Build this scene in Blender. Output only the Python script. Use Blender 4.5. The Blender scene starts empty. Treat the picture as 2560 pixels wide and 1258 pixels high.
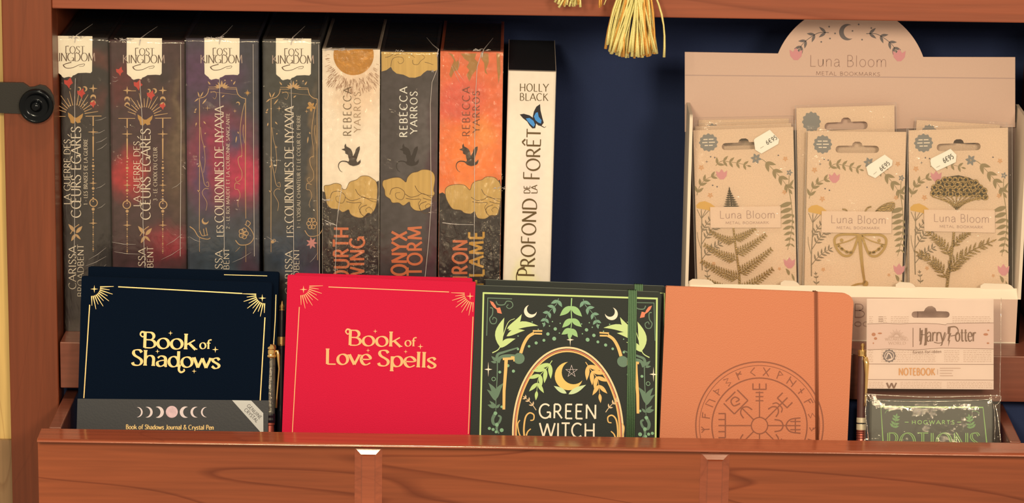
import bpy, bmesh, math, random
from math import sin, cos, tan, radians as rad, pi, sqrt, atan2
from mathutils import Vector, Matrix, noise
from mathutils.geometry import tessellate_polygon
random.seed(7)
SC = bpy.context.scene
COL = SC.collection

# ---------------------------------------------------------------- camera
FPX, PITCH, ROLL, DIST = 8400.0, rad(14), rad(0.85), 2700.0   # all lengths in millimetres
FW = Vector((0, cos(PITCH), -sin(PITCH)))
_r0, _u0 = Vector((1, 0, 0)), Vector((0, sin(PITCH), cos(PITCH)))
RT = _r0 * cos(ROLL) + _u0 * sin(ROLL)
UP = _u0 * cos(ROLL) - _r0 * sin(ROLL)
CAM = -FW * DIST
cd = bpy.data.cameras.new('camera'); cd.sensor_width = 36; cd.lens = FPX / 2560 * 36
cd.clip_start = .05; cd.clip_end = 50
cam = bpy.data.objects.new('camera', cd); COL.objects.link(cam)
M = Matrix((RT, UP, -FW)).transposed().to_4x4(); M.translation = CAM * .001
cam.matrix_world = M
SC.camera = cam
SC.view_settings.view_transform = 'Standard'; SC.view_settings.look = 'None'
SC.view_settings.gamma = 1; SC.view_settings.exposure = 0; SC.view_settings.use_curve_mapping = False

# ---------------------------------------------------------------- light
w = bpy.data.worlds.new('shop_air'); SC.world = w; w.use_nodes = True
w.node_tree.nodes['Background'].inputs[0].default_value = (1, .76, .48, 1)
w.node_tree.nodes['Background'].inputs[1].default_value = .52
def lamp(name, loc, target, size, power, color, sy=None):
    l = bpy.data.lights.new(name, 'AREA'); l.size = size; l.energy = power; l.color = color
    if sy: l.shape = 'RECTANGLE'; l.size_y = sy
    o = bpy.data.objects.new(name, l); COL.objects.link(o); o.location = loc
    o.rotation_euler = (Vector(target) - Vector(loc)).to_track_quat('-Z', 'Y').to_euler()
    return o
lamp('ceiling_lamp', (-.34, -2.4, .90), (0, 0, 0), .30, 27, (1, .77, .45))
lamp('ceiling_lamp', (.62, -2.4, .82), (.1, 0, 0), .30, 23, (1, .74, .47))
lamp('ceiling_lamp', (-.12, -.80, 2.25), (0, -.1, 0), .16, 17, (1, .80, .50))

def ray(px, py):
    return (RT * ((px - 1280) / FPX) + UP * ((629 - py) / FPX) + FW)
def hit(px, py, p, n):
    d = ray(px, py); t = (Vector(p) - CAM).dot(n) / d.dot(n); return CAM + d * t
def hY(px, py, Y): return hit(px, py, (0, Y, 0), Vector((0, 1, 0)))
def hZ(px, py, Z): return hit(px, py, (0, 0, Z), Vector((0, 0, 1)))

# ---------------------------------------------------------------- materials
def lin(c): return tuple((x / 255 / 12.92) if x / 255 <= .04045 else ((x / 255 + .055) / 1.055) ** 2.4 for x in c)
ILL = (1.14, .86, .53)
def pc(r, g, b): return tuple(min(.92, x / i) for x, i in zip(lin((r, g, b)), ILL))   # seen colour under the warm lamps -> surface colour
_mats = {}
def nodemat(name):
    m = bpy.data.materials.new(name); m.use_nodes = True
    return m, m.node_tree, m.node_tree.nodes['Principled BSDF']
def mat(name, rgb, rough=.6, metal=0, bump=0, bscale=400, coat=0, spec=.5, vary=0, streak=0):
    if name in _mats: return _mats[name]
    m, nt, b = nodemat(name); N = nt.nodes; L = nt.links
    b.inputs['Base Color'].default_value = (*rgb, 1); b.inputs['Roughness'].default_value = rough
    b.inputs['Metallic'].default_value = metal; b.inputs['Coat Weight'].default_value = coat
    b.inputs['Coat Roughness'].default_value = .12
    b.inputs['Specular IOR Level'].default_value = spec
    if bump or vary:
        tc = N.new('ShaderNodeTexCoord'); nz = N.new('ShaderNodeTexNoise'); nz.inputs['Scale'].default_value = bscale
        nz.inputs['Detail'].default_value = 4
        if streak:
            mp = N.new('ShaderNodeMapping'); mp.inputs['Scale'].default_value = (streak, 0, streak * .02); L.new(tc.outputs['Object'], mp.inputs[0]); L.new(mp.outputs[0], nz.inputs['Vector'])
        else: L.new(tc.outputs['Object'], nz.inputs['Vector'])
        if bump:
            bp = N.new('ShaderNodeBump'); bp.inputs['Strength'].default_value = bump; bp.inputs['Distance'].default_value = .0006
            L.new(nz.outputs['Fac'], bp.inputs['Height']); L.new(bp.outputs[0], b.inputs['Normal'])
        if vary:
            mx = N.new('ShaderNodeMix'); mx.data_type = 'RGBA'
            mx.inputs[6].default_value = (*[c * (1 - vary) for c in rgb], 1); mx.inputs[7].default_value = (*[min(.95, c * (1 + vary)) for c in rgb], 1)
            L.new(nz.outputs['Fac'], mx.inputs[0]); L.new(mx.outputs[2], b.inputs['Base Color'])
    _mats[name] = m; return m

def wood(name, light, dark, axis='X', rough=.38, coat=.25, seed=0, vein=1.0):
    m, nt, b = nodemat(name); N = nt.nodes; L = nt.links
    tc = N.new('ShaderNodeTexCoord')
    def mp(sa, sb, off):
        q = N.new('ShaderNodeMapping'); q.inputs['Location'].default_value = (off, off * .7, off * 1.3)
        q.inputs['Scale'].default_value = {'X': (sa, sb, sb), 'Z': (sb, sb, sa), 'Y': (sb, sa, sb)}[axis]
        L.new(tc.outputs['Object'], q.inputs[0]); return q
    def nz(mapping, scale, detail, dist=0):
        n = N.new('ShaderNodeTexNoise'); n.inputs['Scale'].default_value = scale; n.inputs['Detail'].default_value = detail
        n.inputs['Distortion'].default_value = dist; L.new(mapping.outputs[0], n.inputs['Vector']); return n
    broad = nz(mp(1.6, 9, seed), 1.0, 3, .4)
    fine = nz(mp(9, 260, seed + 3), 1.0, 5, .2)
    # growth lines: contour bands of a stretched noise field
    fld = nz(mp(1.1, 7, seed + 9), 1.0, 2, .6)
    mul = N.new('ShaderNodeMath'); mul.operation = 'MULTIPLY'; mul.inputs[1].default_value = 13; L.new(fld.outputs['Fac'], mul.inputs[0])
    fr = N.new('ShaderNodeMath'); fr.operation = 'FRACT'; L.new(mul.outputs[0], fr.inputs[0])
    rp = N.new('ShaderNodeValToRGB'); e = rp.color_ramp.elements
    e[0].position = 0; e[0].color = (1, 1, 1, 1); e[1].position = .06; e[1].color = (0, 0, 0, 1)
    q = rp.color_ramp.elements.new(.975); q.color = (0, 0, 0, 1); q = rp.color_ramp.elements.new(1); q.color = (1, 1, 1, 1)
    L.new(fr.outputs[0], rp.inputs[0])
    m1 = N.new('ShaderNodeMix'); m1.data_type = 'RGBA'; m1.inputs[6].default_value = (*dark, 1); m1.inputs[7].default_value = (*light, 1)
    r2 = N.new('ShaderNodeMapRange'); r2.inputs[1].default_value = .25; r2.inputs[2].default_value = .7; L.new(broad.outputs['Fac'], r2.inputs[0])
    L.new(r2.outputs[0], m1.inputs[0])
    m2 = N.new('ShaderNodeMix'); m2.data_type = 'RGBA'; m2.blend_type = 'MULTIPLY'
    r3 = N.new('ShaderNodeMapRange'); r3.inputs[1].default_value = .3; r3.inputs[2].default_value = .7; r3.inputs[3].default_value = .82; r3.inputs[4].default_value = 1.08
    L.new(fine.outputs['Fac'], r3.inputs[0]); m2.inputs[0].default_value = 1
    L.new(m1.outputs[2], m2.inputs[6]); L.new(r3.outputs[0], m2.inputs[7])
    m3 = N.new('ShaderNodeMix'); m3.data_type = 'RGBA'; m3.blend_type = 'MULTIPLY'; m3.inputs[7].default_value = (.62, .5, .45, 1)
    mm = N.new('ShaderNodeMath'); mm.operation = 'MULTIPLY'; mm.inputs[1].default_value = vein; L.new(rp.outputs[0], mm.inputs[0])
    L.new(mm.outputs[0], m3.inputs[0]); L.new(m2.outputs[2], m3.inputs[6]); L.new(m3.outputs[2], b.inputs['Base Color'])
    b.inputs['Roughness'].default_value = rough; b.inputs['Coat Weight'].default_value = coat; b.inputs['Coat Roughness'].default_value = .15
    bp = N.new('ShaderNodeBump'); bp.inputs['Strength'].default_value = .12; bp.inputs['Distance'].default_value = .0005
    L.new(fine.outputs['Fac'], bp.inputs['Height']); L.new(bp.outputs[0], b.inputs['Normal'])
    return m

def blobmat(name, base, blobs, rough=.45, distort=.012, speck=.12):
    """colour wash of print and painted reflections: soft patches (x, z, rx, rz, colour) in the book's own millimetres"""
    m, nt, b = nodemat(name); N = nt.nodes; L = nt.links
    tc = N.new('ShaderNodeTexCoord')
    nz = N.new('ShaderNodeTexNoise'); nz.inputs['Scale'].default_value = 45; nz.inputs['Detail'].default_value = 5
    L.new(tc.outputs['Object'], nz.inputs['Vector'])
    sub = N.new('ShaderNodeVectorMath'); sub.operation = 'SUBTRACT'; sub.inputs[1].default_value = (.5, .5, .5); L.new(nz.outputs['Color'], sub.inputs[0])
    scl = N.new('ShaderNodeVectorMath'); scl.operation = 'SCALE'; scl.inputs['Scale'].default_value = distort * 2; L.new(sub.outputs[0], scl.inputs[0])
    add = N.new('ShaderNodeVectorMath'); add.operation = 'ADD'; L.new(tc.outputs['Object'], add.inputs[0]); L.new(scl.outputs[0], add.inputs[1])
    sp = N.new('ShaderNodeSeparateXYZ'); L.new(add.outputs[0], sp.inputs[0])
    cb = N.new('ShaderNodeCombineXYZ'); L.new(sp.outputs[0], cb.inputs[0]); L.new(sp.outputs[2], cb.inputs[1])
    prev = None
    for (x, z, rx, rz, c) in blobs:
        s1 = N.new('ShaderNodeVectorMath'); s1.operation = 'SUBTRACT'; s1.inputs[1].default_value = (x * .001, z * .001, 0); L.new(cb.outputs[0], s1.inputs[0])
        d1 = N.new('ShaderNodeVectorMath'); d1.operation = 'DIVIDE'; d1.inputs[1].default_value = (rx * .001, rz * .001, 1); L.new(s1.outputs[0], d1.inputs[0])
        ln = N.new('ShaderNodeVectorMath'); ln.operation = 'LENGTH'; L.new(d1.outputs[0], ln.inputs[0])
        r = N.new('ShaderNodeMapRange'); r.interpolation_type = 'SMOOTHSTEP'
        r.inputs[1].default_value = .25; r.inputs[2].default_value = 1.1; r.inputs[3].default_value = 1; r.inputs[4].default_value = 0
        L.new(ln.outputs['Value'], r.inputs[0])
        mx = N.new('ShaderNodeMix'); mx.data_type = 'RGBA'; mx.inputs[7].default_value = (*c, 1); L.new(r.outputs[0], mx.inputs[0])
        if prev is None: mx.inputs[6].default_value = (*base, 1)
        else: L.new(prev, mx.inputs[6])
        prev = mx.outputs[2]
    n2 = N.new('ShaderNodeTexNoise'); n2.inputs['Scale'].default_value = 160; n2.inputs['Detail'].default_value = 4; L.new(tc.outputs['Object'], n2.inputs['Vector'])
    r = N.new('ShaderNodeMapRange'); r.inputs[1].default_value = .3; r.inputs[2].default_value = .7; r.inputs[3].default_value = 1 - speck * 2; r.inputs[4].default_value = 1 + speck * 2
    L.new(n2.outputs['Fac'], r.inputs[0])
    mx = N.new('ShaderNodeMix'); mx.data_type = 'RGBA'; mx.blend_type = 'MULTIPLY'; mx.inputs[0].default_value = 1
    if prev is None: mx.inputs[6].default_value = (*base, 1)
    else: L.new(prev, mx.inputs[6])
    L.new(r.outputs[0], mx.inputs[7]); L.new(mx.outputs[2], b.inputs['Base Color'])
    b.inputs['Roughness'].default_value = rough
    return m

def film(name, amt=.10, bump=.6, scale=(60, 60, 25), rough=.12, tint=(1, 1, 1), haze=.05):
    """clear plastic: mostly see-through, a little milk, sharp reflections"""
    if name in _mats: return _mats[name]
    m = bpy.data.materials.new(name); m.use_nodes = True; nt = m.node_tree; N = nt.nodes; L = nt.links
    N.clear(); out = N.new('ShaderNodeOutputMaterial')
    tr = N.new('ShaderNodeBsdfTransparent'); tr.inputs[0].default_value = (*tint, 1)
    gl = N.new('ShaderNodeBsdfGlossy'); gl.inputs['Roughness'].default_value = rough; gl.inputs[0].default_value = (1, 1, 1, 1)
    df = N.new('ShaderNodeBsdfDiffuse'); df.inputs[0].default_value = (.8, .8, .78, 1)
    tc = N.new('ShaderNodeTexCoord'); mp = N.new('ShaderNodeMapping'); mp.inputs['Scale'].default_value = scale
    nz = N.new('ShaderNodeTexNoise'); nz.inputs['Scale'].default_value = 1; nz.inputs['Detail'].default_value = 6; nz.inputs['Distortion'].default_value = 1.2
    L.new(tc.outputs['Object'], mp.inputs[0]); L.new(mp.outputs[0], nz.inputs['Vector'])
    bp = N.new('ShaderNodeBump'); bp.inputs['Strength'].default_value = bump; bp.inputs['Distance'].default_value = .004
    L.new(nz.outputs['Fac'], bp.inputs['Height']); L.new(bp.outputs[0], gl.inputs['Normal'])
    lw = N.new('ShaderNodeLayerWeight'); lw.inputs['Blend'].default_value = .3
    r = N.new('ShaderNodeMath'); r.operation = 'MULTIPLY_ADD'; r.inputs[1].default_value = .6; r.inputs[2].default_value = amt; r.use_clamp = True
    L.new(lw.outputs['Fresnel'], r.inputs[0])
    m1 = N.new('ShaderNodeMixShader'); m1.inputs[0].default_value = haze; L.new(tr.outputs[0], m1.inputs[1]); L.new(df.outputs[0], m1.inputs[2])
    m2 = N.new('ShaderNodeMixShader'); L.new(r.outputs[0], m2.inputs[0]); L.new(m1.outputs[0], m2.inputs[1]); L.new(gl.outputs[0], m2.inputs[2])
    L.new(m2.outputs[0], out.inputs[0])
    _mats[name] = m; return m

# ---------------------------------------------------------------- objects
def thing(name, label, cat, mw=None, group=None):
    o = bpy.data.objects.new(name, None); COL.objects.link(o); o.empty_display_size = .02
    if mw is not None: o.matrix_world = mw
    o['label'] = label; o['category'] = cat
    if group: o['group'] = group
    return o
def obj(name, vs, fs, m, parent=None, smooth=False, label=None, kind=None, bevel=0):
    me = bpy.data.meshes.new(name); me.from_pydata([(x * .001, y * .001, z * .001) for x, y, z in vs], [], fs)
    me.materials.append(m); me.validate()
    if smooth:
        for p in me.polygons: p.use_smooth = True
    o = bpy.data.objects.new(name, me); COL.objects.link(o)
    if parent: o.parent = parent
    if bevel:
        b = o.modifiers.new('bevel', 'BEVEL'); b.width = bevel * .001; b.segments = 3; b.limit_method = 'ANGLE'
    if label: o['label'] = label
    if kind: o['kind'] = kind
    return o
def boxmesh(x0, x1, y0, y1, z0, z1):
    v = [(x, y, z) for z in (z0, z1) for y in (y0, y1) for x in (x0, x1)]
    return v, [(0, 2, 3, 1), (4, 5, 7, 6), (0, 1, 5, 4), (2, 6, 7, 3), (0, 4, 6, 2), (1, 3, 7, 5)]
def box(name, b, m, parent=None, bevel=0, **k):
    v, f = boxmesh(*b); return obj(name, v, f, m, parent, bevel=bevel, **k)
def extrude(pts, a0, a1, plane='YZ'):
    """closed 2D outline extruded along the third axis, capped"""
    n = len(pts)
    def P(p, a): return {'YZ': (a, p[0], p[1]), 'XY': (p[0], p[1], a), 'XZ': (p[0], a, p[1])}[plane]
    v = [P(p, a0) for p in pts] + [P(p, a1) for p in pts]
    f = [(i, (i + 1) % n, n + (i + 1) % n, n + i) for i in range(n)]
    t = tessellate_polygon([[Vector((p[0], p[1], 0)) for p in pts]])
    f += [tuple(q) for q in t] + [tuple(i + n for i in q) for q in t]
    return v, f
def fixn(o):
    bm = bmesh.new(); bm.from_mesh(o.data); bmesh.ops.recalc_face_normals(bm, faces=bm.faces); bm.to_mesh(o.data); bm.free(); return o
def tube(pts, r, seg=8, cap=True):
    pts = [Vector(p) for p in pts]; v = []; f = []; n = len(pts)
    rs = r if isinstance(r, (list, tuple)) else [r] * n
    ref = Vector((0, 1, 0)) if abs((pts[-1] - pts[0]).normalized().y) < .9 else Vector((1, 0, 0))
    for i, p in enumerate(pts):
        d = (pts[min(i + 1, n - 1)] - pts[max(i - 1, 0)]).normalized()
        a = d.cross(ref).normalized(); b = a.cross(d)
        for k in range(seg):
            t = 2 * pi * k / seg; v.append(tuple(p + a * rs[i] * cos(t) + b * rs[i] * sin(t)))
    for i in range(n - 1):
        for k in range(seg):
            k2 = (k + 1) % seg; f.append((i * seg + k, i * seg + k2, (i + 1) * seg + k2, (i + 1) * seg + k))
    if cap: f += [tuple(range(seg))[::-1], tuple((n - 1) * seg + k for k in range(seg))]
    return v, f
def join(parts):
    V = []; F = []
    for v, f in parts:
        o = len(V); V += list(v); F += [tuple(i + o for i in q) for q in f]
    return V, F
def catmull(P, n=6, closed=False):
    P = [Vector((p[0], p[1], p[2] if len(p) > 2 else 0)) for p in P]; out = []
    m = len(P); rng = range(m if closed else m - 1)
    for i in rng:
        if closed: a, b, c, d = P[(i - 1) % m], P[i], P[(i + 1) % m], P[(i + 2) % m]
        else: a, b, c, d = P[max(i - 1, 0)], P[i], P[i + 1], P[min(i + 2, m - 1)]
        for k in range(n):
            t = k / n; t2 = t * t; t3 = t2 * t
            out.append(.5 * ((2 * b) + (c - a) * t + (2 * a - 5 * b + 4 * c - d) * t2 + (3 * b - a - 3 * c + d) * t3))
    if not closed: out.append(P[-1])
    return [tuple(p) for p in out]

class Frame:
    """an object's own axes: x across, y into it, z up its face; L() carries a measured point of its face into them"""
    def __init__(s, o, ex, ez):
        s.o = Vector(o); s.ex = Vector(ex).normalized(); s.ez = (Vector(ez) - s.ex * Vector(ez).dot(s.ex)).normalized()
        s.ey = s.ez.cross(s.ex); s.bow = None
    def mw(s):
        m = Matrix((s.ex, s.ey, s.ez)).transposed().to_4x4(); m.translation = s.o * .001; return m
    def L(s, px, py, off=0):
        p = hit(px, py, s.o + s.ey * off, s.ey) - s.o; return p.dot(s.ex), p.dot(s.ez)
    def W(s, u, y, v): return s.o + s.ex * u + s.ey * y + s.ez * v
    def yb(s, u):
        if not s.bow: return 0
        W, k = s.bow; t = (u - W / 2) / (W / 2); return -k * (1 - min(1, t * t))
def upright(x0, ytop, x1, Y, zb, lean=0, tilt=0):
    """frame of a standing spine: returns frame, width, height"""
    a = hY(x0, ytop, Y); b = hY(x1, ytop, Y); Wd = (b.x - a.x); H = a.z - zb
    ez = Vector((sin(tilt), sin(lean), cos(lean)))
    ex = Vector((cos(tilt), 0, -sin(tilt)))
    o = Vector((a.x - sin(tilt) * H, Y, zb))
    return Frame(o, ex, ez), Wd * cos(tilt), H
def leaning(tl, tr, ztop_ref, lean, floor, yaw=0, H=None):
    """frame of a board leaning back: plane passes (y, z) = ztop_ref"""
    n = Vector((sin(yaw), -cos(lean), sin(lean))).normalized()
    p0 = Vector((0, ztop_ref[0], ztop_ref[1]))
    A = hit(*tl, p0, n); B = hit(*tr, p0, n)
    ex = (B - A).normalized(); ez = ex.cross(n).normalized() if ex.cross(n).z > 0 else -ex.cross(n).normalized()
    Wd = (B - A).length
    low = min(A.z, B.z)
    if H is None: H = (low - floor) / ez.z
    return Frame(A - ez * H, ex, ez), Wd, H
# ---------------------------------------------------------------- drawn lettering: strokes of a broad nib
GL = {
'A': (.74, ['l 0 0 .37 1', 'l .37 1 .74 0', 'l .14 .34 .6 .34'], [(0, 0), (.74, 0)]),
'B': (.62, ['l .1 0 .1 1', 'l .1 1 .3 1', 'a .3 .76 .19 .24 90 -90', 'l .1 .52 .32 .52', 'a .32 .26 .24 .26 90 -90', 'l .32 0 .1 0'], []),
'C': (.76, ['a .42 .5 .38 .5 48 312'], []),
'D': (.78, ['l .1 0 .1 1', 'l .1 1 .3 1', 'a .3 .5 .42 .5 90 -90', 'l .3 0 .1 0'], []),
'E': (.56, ['l .1 0 .1 1', 'l .1 1 .5 1', 'l .1 .52 .44 .52', 'l .1 0 .52 0'], []),
'F': (.52, ['l .1 0 .1 1', 'l .1 1 .5 1', 'l .1 .52 .42 .52'], [(.1, 0)]),
'G': (.8, ['a .42 .5 .38 .5 48 330', 'l .75 .02 .75 .42', 'l .52 .42 .75 .42'], []),
'H': (.78, ['l .1 0 .1 1', 'l .68 0 .68 1', 'l .1 .5 .68 .5'], [(.1, 0), (.1, 1), (.68, 0), (.68, 1)]),
'I': (.24, ['l .12 0 .12 1'], [(.12, 0), (.12, 1)]),
'J': (.4, ['c .3 1 .3 .3 .26 .06 .12 -.02 .02 .06'], [(.3, 1)]),
'K': (.66, ['l .1 0 .1 1', 'l .58 1 .12 .46', 'l .24 .58 .64 0'], [(.1, 0), (.1, 1), (.64, 0)]),
'L': (.54, ['l .1 0 .1 1', 'l .1 0 .5 0'], [(.1, 1)]),
'M': (.9, ['l .08 0 .14 1', 'l .14 1 .45 .1', 'l .45 .1 .76 1', 'l .76 1 .82 0'], [(.08, 0), (.82, 0)]),
'N': (.78, ['l .1 0 .1 1', 'l .1 1 .68 0', 'l .68 0 .68 1'], [(.1, 0), (.68, 1)]),
'O': (.84, ['a .42 .5 .36 .5 0 360'], []),
'P': (.58, ['l .1 0 .1 1', 'l .1 1 .28 1', 'a .28 .74 .24 .26 90 -90', 'l .28 .48 .1 .48'], [(.1, 0)]),
'R': (.64, ['l .1 0 .1 1', 'l .1 1 .28 1', 'a .28 .74 .22 .26 90 -90', 'l .28 .48 .1 .48', 'l .28 .48 .6 0'], [(.1, 0), (.6, 0)]),
'S': (.54, ['c .46 .84 .38 .97 .26 1 .12 .95 .08 .78 .16 .62 .34 .48 .46 .34 .46 .16 .36 .02 .22 0 .1 .05 .05 .18'], []),
'T': (.6, ['l .3 0 .3 1', 'l .02 1 .58 1'], [(.3, 0)]),
'U': (.74, ['c .1 1 .1 .4 .14 .12 .36 -.01 .6 .12 .64 .4 .64 1'], [(.1, 1), (.64, 1)]),
'V': (.72, ['l 0 1 .36 0', 'l .36 0 .72 1'], [(0, 1), (.72, 1)]),
'W': (1.04, ['l 0 1 .26 0', 'l .26 0 .52 .96', 'l .52 .96 .78 0', 'l .78 0 1.04 1'], [(0, 1), (1.04, 1)]),
'X': (.7, ['l .04 1 .66 0', 'l .66 1 .04 0'], [(.04, 1), (.66, 0), (.66, 1), (.04, 0)]),
'Y': (.68, ['l 0 1 .34 .48', 'l .68 1 .34 .48', 'l .34 .48 .34 0'], [(0, 1), (.68, 1), (.34, 0)]),
'Z': (.6, ['l .06 1 .56 1', 'l .56 1 .04 0', 'l .04 0 .58 0'], []),
'a': (.54, ['c .08 .52 .2 .65 .36 .62 .44 .48 .44 .2 .46 .02 .52 .01', 'c .44 .4 .24 .36 .08 .26 .08 .08 .2 -.01 .34 .05 .44 .18'], []),
'd': (.6, ['a .28 .32 .22 .33 0 360', 'l .5 1 .5 0'], [(.5, 0)]),
'e': (.54, ['c .09 .34 .48 .36 .46 .54 .3 .66 .12 .56 .06 .32 .14 .08 .3 -.01 .5 .12'], []),
'f': (.4, ['c .42 .92 .34 1 .24 .94 .18 .76 .18 .4 .18 0', 'l .02 .62 .36 .62'], [(.18, 0)]),
'h': (.6, ['l .1 0 .1 1', 'c .1 .42 .22 .62 .38 .64 .48 .5 .48 .2 .48 0'], [(.1, 0), (.48, 0), (.1, 1)]),
'k': (.56, ['l .1 0 .1 1', 'l .5 .62 .12 .28', 'l .24 .4 .54 0'], [(.1, 0), (.54, 0), (.1, 1)]),
'l': (.24, ['l .12 0 .12 1'], [(.12, 0), (.12, 1)]),
'm': (.92, ['l .1 0 .1 .64', 'c .1 .42 .2 .62 .34 .64 .44 .5 .44 0', 'c .44 .42 .54 .62 .7 .64 .8 .5 .8 0'], [(.1, 0), (.44, 0), (.8, 0)]),
'n': (.6, ['l .1 0 .1 .64', 'c .1 .42 .22 .62 .38 .64 .48 .5 .48 .2 .48 0'], [(.1, 0), (.48, 0)]),
'o': (.6, ['a .3 .32 .24 .33 0 360'], []),
'p': (.6, ['l .1 -.32 .1 .64', 'a .32 .32 .22 .33 0 360'], [(.1, -.32)]),
'r': (.42, ['l .1 0 .1 .64', 'c .1 .36 .2 .58 .3 .64 .4 .58'], [(.1, 0)]),
's': (.46, ['c .38 .52 .3 .64 .18 .64 .08 .54 .12 .42 .3 .28 .38 .16 .32 .02 .18 -.01 .05 .12'], []),
't': (.4, ['c .18 .86 .18 .4 .2 .08 .28 0 .38 .06', 'l .02 .62 .36 .62'], []),
'u': (.58, ['c .1 .64 .1 .3 .14 .08 .28 -.01 .42 .1 .48 .3 .48 .64', 'l .48 .64 .48 0'], []),
'v': (.54, ['l .02 .64 .27 0', 'l .27 0 .52 .64'], [(.02, .64), (.52, .64)]),
'w': (.82, ['l .02 .64 .22 0', 'l .22 0 .41 .6', 'l .41 .6 .6 0', 'l .6 0 .8 .64'], [(.02, .64), (.8, .64)]),
'y': (.54, ['l .02 .64 .27 0', 'c .52 .64 .27 0 .18 -.26 .04 -.3'], []),
'i': (.24, ['l .12 0 .12 .64', 'l .12 .84 .12 .92'], []), 'c': (.5, ['a .3 .32 .24 .33 50 310'], []),
'g': (.6, ['a .28 .32 .22 .33 0 360', 'c .5 .64 .5 0 .44 -.26 .26 -.32 .08 -.24'], []),
'1': (.36, ['l .2 0 .2 1', 'l .2 1 .06 .84'], [(.2, 0)]), '2': (.56, ['c .08 .78 .16 .97 .3 1 .46 .88 .46 .7 .3 .4 .06 0', 'l .06 0 .52 0'], []),
'3': (.54, ['c .08 .88 .24 1 .42 .88 .42 .66 .22 .54', 'c .22 .54 .44 .46 .48 .24 .34 .02 .18 0 .05 .12'], []),
'5': (.54, ['l .46 1 .14 1', 'l .14 1 .1 .56', 'c .1 .56 .28 .62 .46 .48 .46 .16 .28 0 .06 .08'], []),
'6': (.56, ['c .42 1 .2 .8 .08 .4', 'a .28 .29 .2 .29 0 360'], []), '9': (.56, ['c .14 0 .36 .2 .48 .6', 'a .28 .71 .2 .29 0 360'], []),
'€': (.7, ['a .42 .5 .3 .5 50 310', 'l .02 .6 .5 .6', 'l .02 .42 .48 .42'], []),
'&': (.74, ['c .68 .02 .2 .7 .2 .9 .34 1 .44 .86 .36 .66 .1 .4 .06 .16 .22 0 .46 .08 .64 .44'], []),
'-': (.4, ['l .08 .42 .34 .42'], []), "'": (.2, ['l .1 1 .08 .76'], []), ' ': (.34, [], []), '.': (.2, ['l .1 0 .1 .1'], []),
}
def _alias(n, base, extra): w_, s_, z_ = GL[base]; GL[n] = (w_, s_ + extra, z_)
_alias('É', 'E', ['l .22 1.14 .42 1.36']); _alias('Ê', 'E', ['l .1 1.12 .3 1.34', 'l .3 1.34 .5 1.12'])
GL['Œ'] = (1.14, ['a .42 .5 .36 .5 20 340', 'l .7 0 .7 1', 'l .7 1 1.06 1', 'l .7 .52 1.0 .52', 'l .7 0 1.08 0'], [])
SERIF = (.062, .024, 18, .075); BOLD = (.098, .034, 14, .12); THIN = (.026, .026, 0, 0); SANS = (.06, .06, 0, 0); HEAVY = (.085, .08, 0, 0)
NORM = (.06, .036, 15, .06)

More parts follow.
